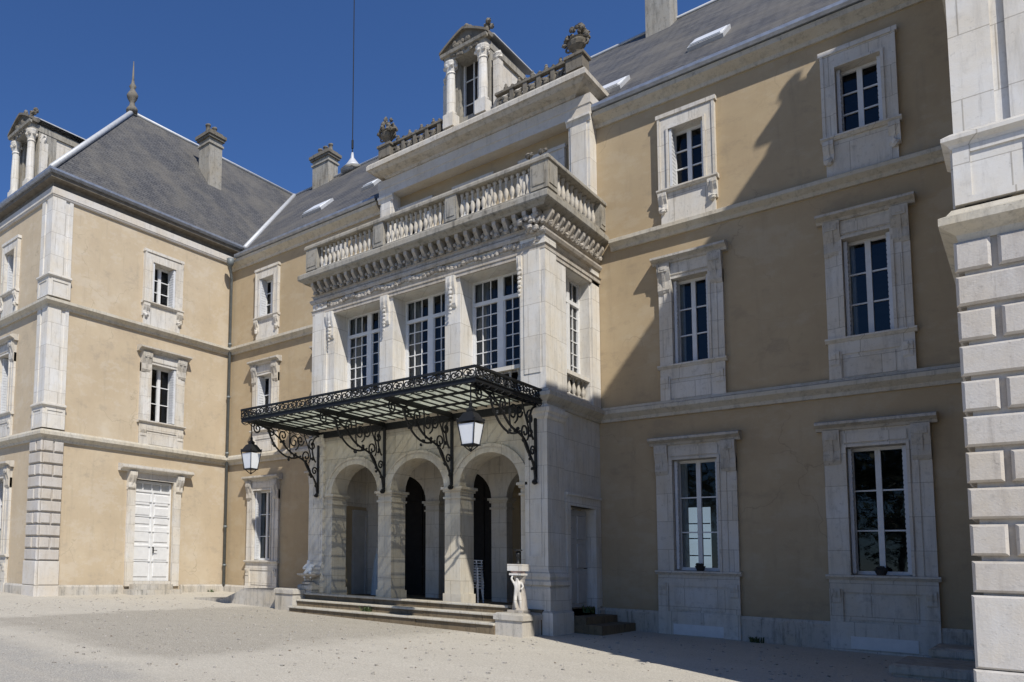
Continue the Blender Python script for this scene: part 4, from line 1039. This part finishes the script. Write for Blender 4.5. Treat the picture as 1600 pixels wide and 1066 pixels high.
# statues and pots ------------------------------------------------------
def skinned(name, S, E_, parent, mat, loc=(0, 0, 0), scale=1., rz=0.):
    me = bpy.data.meshes.new(name); me.from_pydata([q[0] for q in S], E_, []); o = bpy.data.objects.new(name, me); C.objects.link(o); o.parent = parent
    o.modifiers.new('skin', 'SKIN'); sb = o.modifiers.new('sub', 'SUBSURF'); sb.levels = 1; sb.render_levels = 2
    for i, q in enumerate(S): me.skin_vertices[0].data[i].radius = (q[1], q[1])
    me.skin_vertices[0].data[0].use_root = True
    me.materials.append(M[mat]); o.scale = (scale,) * 3; o.location = loc; o.rotation_euler = (0, 0, rz); return o
def vase_pedestal():
    x, y, z = -7.35, 14.85, .46
    P = empty('carved_pedestal', (x, y, z), 'square-topped stone stand carried by a small pale figure on the right step block', 'pedestal')
    m = MB(); m.fr = Frame((x, y, 0), (1, 0, 0), (0, -1, 0)); m.box(-.16, .16, z, z + .05, -.2, .16)
    m.lathe((x, y + .07, z + .05), [(.16, 0), (.15, .06), (.12, .3), (.10, .5), (.10, .62), (.13, .7)], 10)
    for k in range(16):
        a = random.uniform(0, 2 * PI); h = random.uniform(.05, .6); m.lump((x + math.cos(a) * .11, y + .07 + math.sin(a) * .11, z + h), random.uniform(.03, .045), 1, 1, 2)
    m.build('draped_shaft', 'carved', P)
    S = [((0, 0, .34), .05), ((0, -.01, .44), .052), ((0, 0, .52), .05), ((0, 0, .57), .026), ((0, -.01, .635), .045),
         ((-.07, 0, .53), .024), ((-.11, -.02, .61), .02), ((-.07, 0, .70), .017), ((.07, 0, .53), .024), ((.11, -.03, .46), .02), ((.07, -.07, .40), .017),
         ((-.035, 0, .29), .04), ((-.04, -.03, .16), .03), ((-.03, 0, .03), .022), ((.035, 0, .29), .04), ((.055, -.01, .16), .03), ((.05, .01, .03), .022)]
    E_ = [(0, 1), (1, 2), (2, 3), (3, 4), (2, 5), (5, 6), (6, 7), (2, 8), (8, 9), (9, 10), (0, 11), (11, 12), (12, 13), (0, 14), (14, 15), (15, 16)]
    skinned('figure', S, E_, P, 'clean', (0.02, -.07, .05), 1.05, .3)
    t = MB(); t.fr = Frame((x, y, 0), (1, 0, 0), (0, -1, 0)); t.box(-.13, .13, z + .76, z + .80, -.15, .13); t.box(-.16, .16, z + .85, z + .99, -.18, .15); t.build('pedestal_top', 'clean', P)
    b = MB(); b.lathe((x, y, z + .80), [(.135, 0), (.15, .05)], 12); b.build('rim', 'pinkstone', P)
    U = empty('dark_vase', (x, y, z + .99), 'small dark metal vase standing on the square-topped stand by the right arch', 'vase')
    v = MB(); v.lathe((x, y, z + .99), [(.05, 0), (.05, .02), (.02, .05), (.03, .12), (.05, .2), (.035, .25)], 10); v.build('vase_body', 'iron', U, smooth=True)
    v = MB(); v.lathe((x, y, z + 1.24), [(.035, 0), (.09, .03), (.085, .05)], 10); v.build('vase_rim', 'iron', U)
vase_pedestal()
def cherub():
    x, y, z = -13.31, 15.12, .80
    P = empty('cherub_fountain', (x, y, z), 'small pale cherub statuette seated on a shallow stone bowl left of the steps', 'statuette')
    m = MB(); m.lathe((x, y, z), [(.18, 0), (.18, .05), (.08, .09), (.09, .14), (.24, .2), (.32, .24), (.32, .28), (.26, .28)], 14); m.build('bowl', 'carved', P, smooth=False)
    # seated figure grown from a skinned skeleton
    S = [((0, 0, .30), .07), ((0, .01, .40), .07), ((0, 0, .47), .05), ((0, -.01, .52), .035), ((0, -.02, .60), .065),
         ((-.07, 0, .47), .03), ((-.12, -.06, .40), .026), ((-.08, -.13, .38), .022), ((.07, 0, .47), .03), ((.13, -.05, .42), .026), ((.14, -.12, .48), .022),
         ((-.05, -.10, .32), .042), ((-.06, -.16, .24), .032), ((-.06, -.19, .17), .026), ((.05, -.10, .32), .042), ((.07, -.17, .25), .032), ((.08, -.16, .17), .026)]
    E_ = [(0, 1), (1, 2), (2, 3), (3, 4), (2, 5), (5, 6), (6, 7), (2, 8), (8, 9), (9, 10), (0, 11), (11, 12), (12, 13), (0, 14), (14, 15), (15, 16)]
    skinned('figure', S, E_, P, 'white', (0, 0, -.04), 1.15, .5)
    b = MB(); b.lump((x + .16, y + .02, z + .34), .09, 1, 1, .8); b.build('bird', 'iron', P) if False else None
cherub()
# folded parasol leaning in the left bay
PS = empty('folded_parasol', (-12.55, 17.1, ZF), 'pale blue folded cloth parasol standing inside the left arch by the stone door', 'parasol')
m = MB(); m.lathe((-12.55, 17.1, ZF), [(.17, 0), (.16, .1), (.12, .6), (.07, 1.0), (.03, 1.15)], 10); m.build('parasol_cloth', 'cloth', PS)
m = MB(); m.tube([(-12.55, 17.1, ZF), (-12.55, 17.1, ZF + 1.3)], .015, 6); m.build('pole', 'white', PS)

# stacked plastic chairs ---------------------------------------------------
def chair_meshes():
    d = {}
    def mk(name, fn):
        m = MB(); m.fr = WORLD; fn(m); me = bpy.data.meshes.new(name); me.from_pydata(m.v, [], m.f); me.materials.append(M['plastic']); d[name] = me
    mk('seat', lambda m: (m.box(-.19, .19, .41, .43, -.22, .24), m.box(-.19, .19, .385, .41, .215, .24)))
    def bk(m):
        for k in range(5): m.box(-.17 + k * .07, -.13 + k * .07, .45, .74, -.245, -.225)
        m.box(-.19, .19, .74, .80, -.25, -.225); m.box(-.19, .19, .43, .46, -.245, -.22)
    mk('backrest', bk)
    def arm(s): return lambda m: (m.box(s * .2 - .022, s * .2 + .022, .61, .635, -.23, .22), m.box(s * .2 - .015, s * .2 + .015, .43, .61, .17, .2))
    mk('armrest_l', arm(-1)); mk('armrest_r', arm(1))
    for i, (sx, sy) in enumerate(((-1, -1), (1, -1), (-1, 1), (1, 1))):
        mk('leg%d' % i, lambda m, sx=sx, sy=sy: m.tube([(sx * .17, sy * .19, .41), (sx * .21, sy * .24, 0)], .022, 5))
    return d
cm = chair_meshes()
words = ['bottom', 'second', 'third', 'fourth', 'fifth', 'sixth', 'seventh', 'top']
for k in range(8):
    lab = ('white plastic armchair at the %s of the stack in the right arch' % words[k]) if k in (0, 7) else ('white plastic armchair, %s from the bottom of the stack in the right arch' % words[k])
    R = empty('plastic_chair', (-9.2, 16.36, ZF + .005 + k * .066), lab, 'chair', 'stacked white plastic chairs'); R.rotation_euler = (0, 0, math.radians(96)); R.scale = (.72, .72, .86)
    for nm, me in cm.items():
        o = bpy.data.objects.new('leg' if nm.startswith('leg') else ('armrest' if nm.startswith('arm') else nm), me); C.objects.link(o); o.parent = R
# small dark things on two sills
for (x, lab) in ((-5.0, 'small dark pot on the ground floor sill nearest the porch'), (-2.05, 'small dark pot on the ground floor sill nearest the right wing')):
    m = MB(); m.lathe((x, D - .06, 1.41), [(.05, 0), (.075, .08), (.08, .1), (.06, .1)], 9, 1.3, 1)
    for q in range(6): m.lump((x + random.uniform(-.06, .06), D - .06, 1.52 + random.uniform(-.01, .03)), .035)
    tag(m.build('flower_pot', 'dark'), lab, 'pot', 'pots on the window sills')
# low stone slabs at the foot of the right wing
for (x0, x1, y0, y1, z1, lab) in ((-1.6, -.62, 14.9, 16.6, .04, 'flat grey slab lying on the ground beside the right wing'), (-1.3, -.62, 16.7, 17.9, .2, 'low stone kerb block between the right wing and the last ground floor window')):
    block('stone_slab', x0, x1, y0, y1, -.2, z1 + .06, lab, 'stone slab', 'plinthstone')

random.seed(21)
def weed(x, y, z, h, n, lab, nm='weed_tuft'):
    m = MB()
    for k in range(n):
        a = random.uniform(0, 2 * PI); L = h * random.uniform(.5, 1); d = Vector((math.cos(a), math.sin(a), 0)); q = Vector((-d.y, d.x, 0)) * .012
        b0 = Vector((x + random.uniform(-.12, .12), y + random.uniform(-.05, .05), z)); m.add([b0 - q, b0 + q, b0 + d * L * .4 + Vector((0, 0, L * .7)) + q, b0 + d * L * .4 + Vector((0, 0, L * .7)) - q, b0 + d * L * .8 + Vector((0, 0, L))], [(0, 1, 2, 3), (3, 2, 4)])
    tag(m.build(nm, 'leaf'), lab, 'weed', 'weed tufts by the walls and steps')
weed(-11.0, 14.62, .20, .22, 40, 'green weed tuft growing on the middle of the entrance steps')
weed(-6.86, 17.15, .42, .18, 26, 'small weed tuft at the sill of the grey side door')
weed(-4.0, 18.22, -.02, .16, 24, 'low weed tuft at the wall base right of the nearest ground floor window')
weed(-20.1, 17.6, .2, .16, 22, 'low weed tuft at the foot of the drainpipe')
pb_ = MB()
for k in range(1500):
    y = random.uniform(5, 17.5); x = random.uniform(-19, -.7)
    if y > 14.2 and x < -6.6: continue
    r = random.choice((.010, .014, .018, .024, .03)); pb_.lump((x, y, gz(x, y) + r * .2), r, random.uniform(.8, 1.4), random.uniform(.8, 1.4), .6, .3, 5, 3)
tag(pb_.build('loose_pebbles', 'pebble'), 'loose pebbles scattered over the gravel court', 'pebbles', kind='stuff')
lf = MB()
for k in range(130):
    y = random.uniform(6, 18.1); x = random.uniform(-19, -.7)
    if y > 14.2 and -13.9 < x < -6.3: continue
    a = random.uniform(0, PI); c = Vector((x, y, gz(x, y) + .008)); d = Vector((math.cos(a), math.sin(a), .15)) * random.uniform(.015, .035); e = Vector((-d.y, d.x, random.uniform(0, .01))) * .6
    lf.add([c - d, c - e, c + d, c + e], [(0, 1, 2, 3)])
tag(lf.build('fallen_leaves', 'deadleaf'), 'dry brown leaves scattered over the gravel court', 'leaves', kind='stuff')
# ------------------------------------------------------------------ trees across the court (seen mirrored in the panes)
def tree_meshes(seed, H):
    random.seed(seed); t = MB(); t.tube([(0, 0, -.3), (.1, .05, H * .25), (-.05, .1, H * .6)], .28, 8, .1)
    for k in range(6):
        a = k * 1.1; t.tube([(0, 0, H * (.22 + .05 * k)), (math.cos(a) * 1.4, math.sin(a) * 1.4, H * (.42 + .05 * k))], .09, 5, .03)
    l = MB(); cl = [(random.gauss(0, 1.5), random.gauss(0, 1.5), H * random.uniform(.35, .9), random.uniform(.9, 1.7)) for _ in range(16)]
    for (cx, cy, cz, r) in cl:
        for q in range(150):
            v = Vector((random.gauss(0, 1), random.gauss(0, 1), random.gauss(0, 1))).normalized() * r * random.uniform(.5, 1)
            p = Vector((cx, cy, cz)) + v; a = Vector((random.uniform(-1, 1), random.uniform(-1, 1), random.uniform(-.6, .6))).normalized() * .22; b = a.cross(Vector((random.uniform(-1, 1), random.uniform(-1, 1), 1))).normalized() * .13
            l.add([p - a, p - b, p + a, p + b], [(0, 1, 2, 3)])
    out = []
    for m, nm, mt in ((t, 'trunk', 'bark'), (l, 'crown', 'leaf')):
        me = bpy.data.meshes.new(nm); me.from_pydata(m.v, [], m.f); me.materials.append(M[mt]); out.append((nm, me))
    return out
TM = [tree_meshes(3, 11), tree_meshes(8, 13)]
spots = [(-34, -24), (-27, -30), (-19, -26), (-12, -31), (-6, -25), (1, -30), (8, -26), (15, -32)]
for k, (x, y) in enumerate(spots):
    T = empty('broadleaf_tree', (x, y, -.3), 'dark leafy tree across the court, seen only as a reflection in the window panes', 'tree', 'trees across the court')
    for nm, me in TM[k % 2]:
        o = bpy.data.objects.new(nm, me); C.objects.link(o); o.parent = T
    T.rotation_euler = (0, 0, k * 1.3)

# ------------------------------------------------------------------ light, sky, camera
sdir = Vector((1, -.65, 1.33)).normalized()
el = math.asin(sdir.z); az = math.atan2(sdir.x, sdir.y)
w = bpy.data.worlds.new('World'); sc.world = w; w.use_nodes = True
nt = w.node_tree; nt.nodes.clear()
o_ = nt.nodes.new('ShaderNodeOutputWorld'); bg = nt.nodes.new('ShaderNodeBackground'); sk = nt.nodes.new('ShaderNodeTexSky')
sk.sky_type = 'NISHITA'; sk.sun_disc = False; sk.sun_elevation = el; sk.sun_rotation = az
sk.air_density = 1.0; sk.dust_density = 0; sk.ozone_density = 10; sk.altitude = 0
tint = mix(nt, 1., sk.outputs[0], (.86, .98, 1.16), 'MULTIPLY'); nt.links.new(tint, bg.inputs[0]); nt.links.new(bg.outputs[0], o_.inputs[0]); bg.inputs[1].default_value = .092
sl_ = bpy.data.lights.new('sun', 'SUN'); sl_.energy = 4.7; sl_.angle = math.radians(.5); sl_.color = (1, .955, .88)
so = bpy.data.objects.new('sun', sl_); C.objects.link(so); so.rotation_euler = sdir.to_track_quat('Z', 'Y').to_euler()

yaw, pit, rol = -0.83045986, 0.08342748, 0.02526809
fv = Vector((math.sin(yaw) * math.cos(pit), math.cos(yaw) * math.cos(pit), math.sin(pit)))
r_ = Vector((math.cos(yaw), -math.sin(yaw), 0)); u_ = r_.cross(fv)
c_, s_ = math.cos(rol), math.sin(rol); rr_ = r_ * c_ + u_ * s_; uu_ = -r_ * s_ + u_ * c_
cam = bpy.data.cameras.new('camera'); co_ = bpy.data.objects.new('camera', cam); C.objects.link(co_)
Mx = Matrix((rr_, uu_, -fv)).transposed().to_4x4(); Mx.translation = Vector((0, 0, 1.38)); co_.matrix_world = Mx
cam.sensor_width = 36; cam.lens = 1163.495 / 1600 * 36
cam.shift_x = (800 - 358.0) / 1600; cam.shift_y = (778.22 - 533) / 1600
cam.clip_end = 3000; sc.camera = co_
sc.view_settings.view_transform = 'Standard'; sc.view_settings.look = 'None'; sc.view_settings.gamma = 1; sc.view_settings.exposure = .1
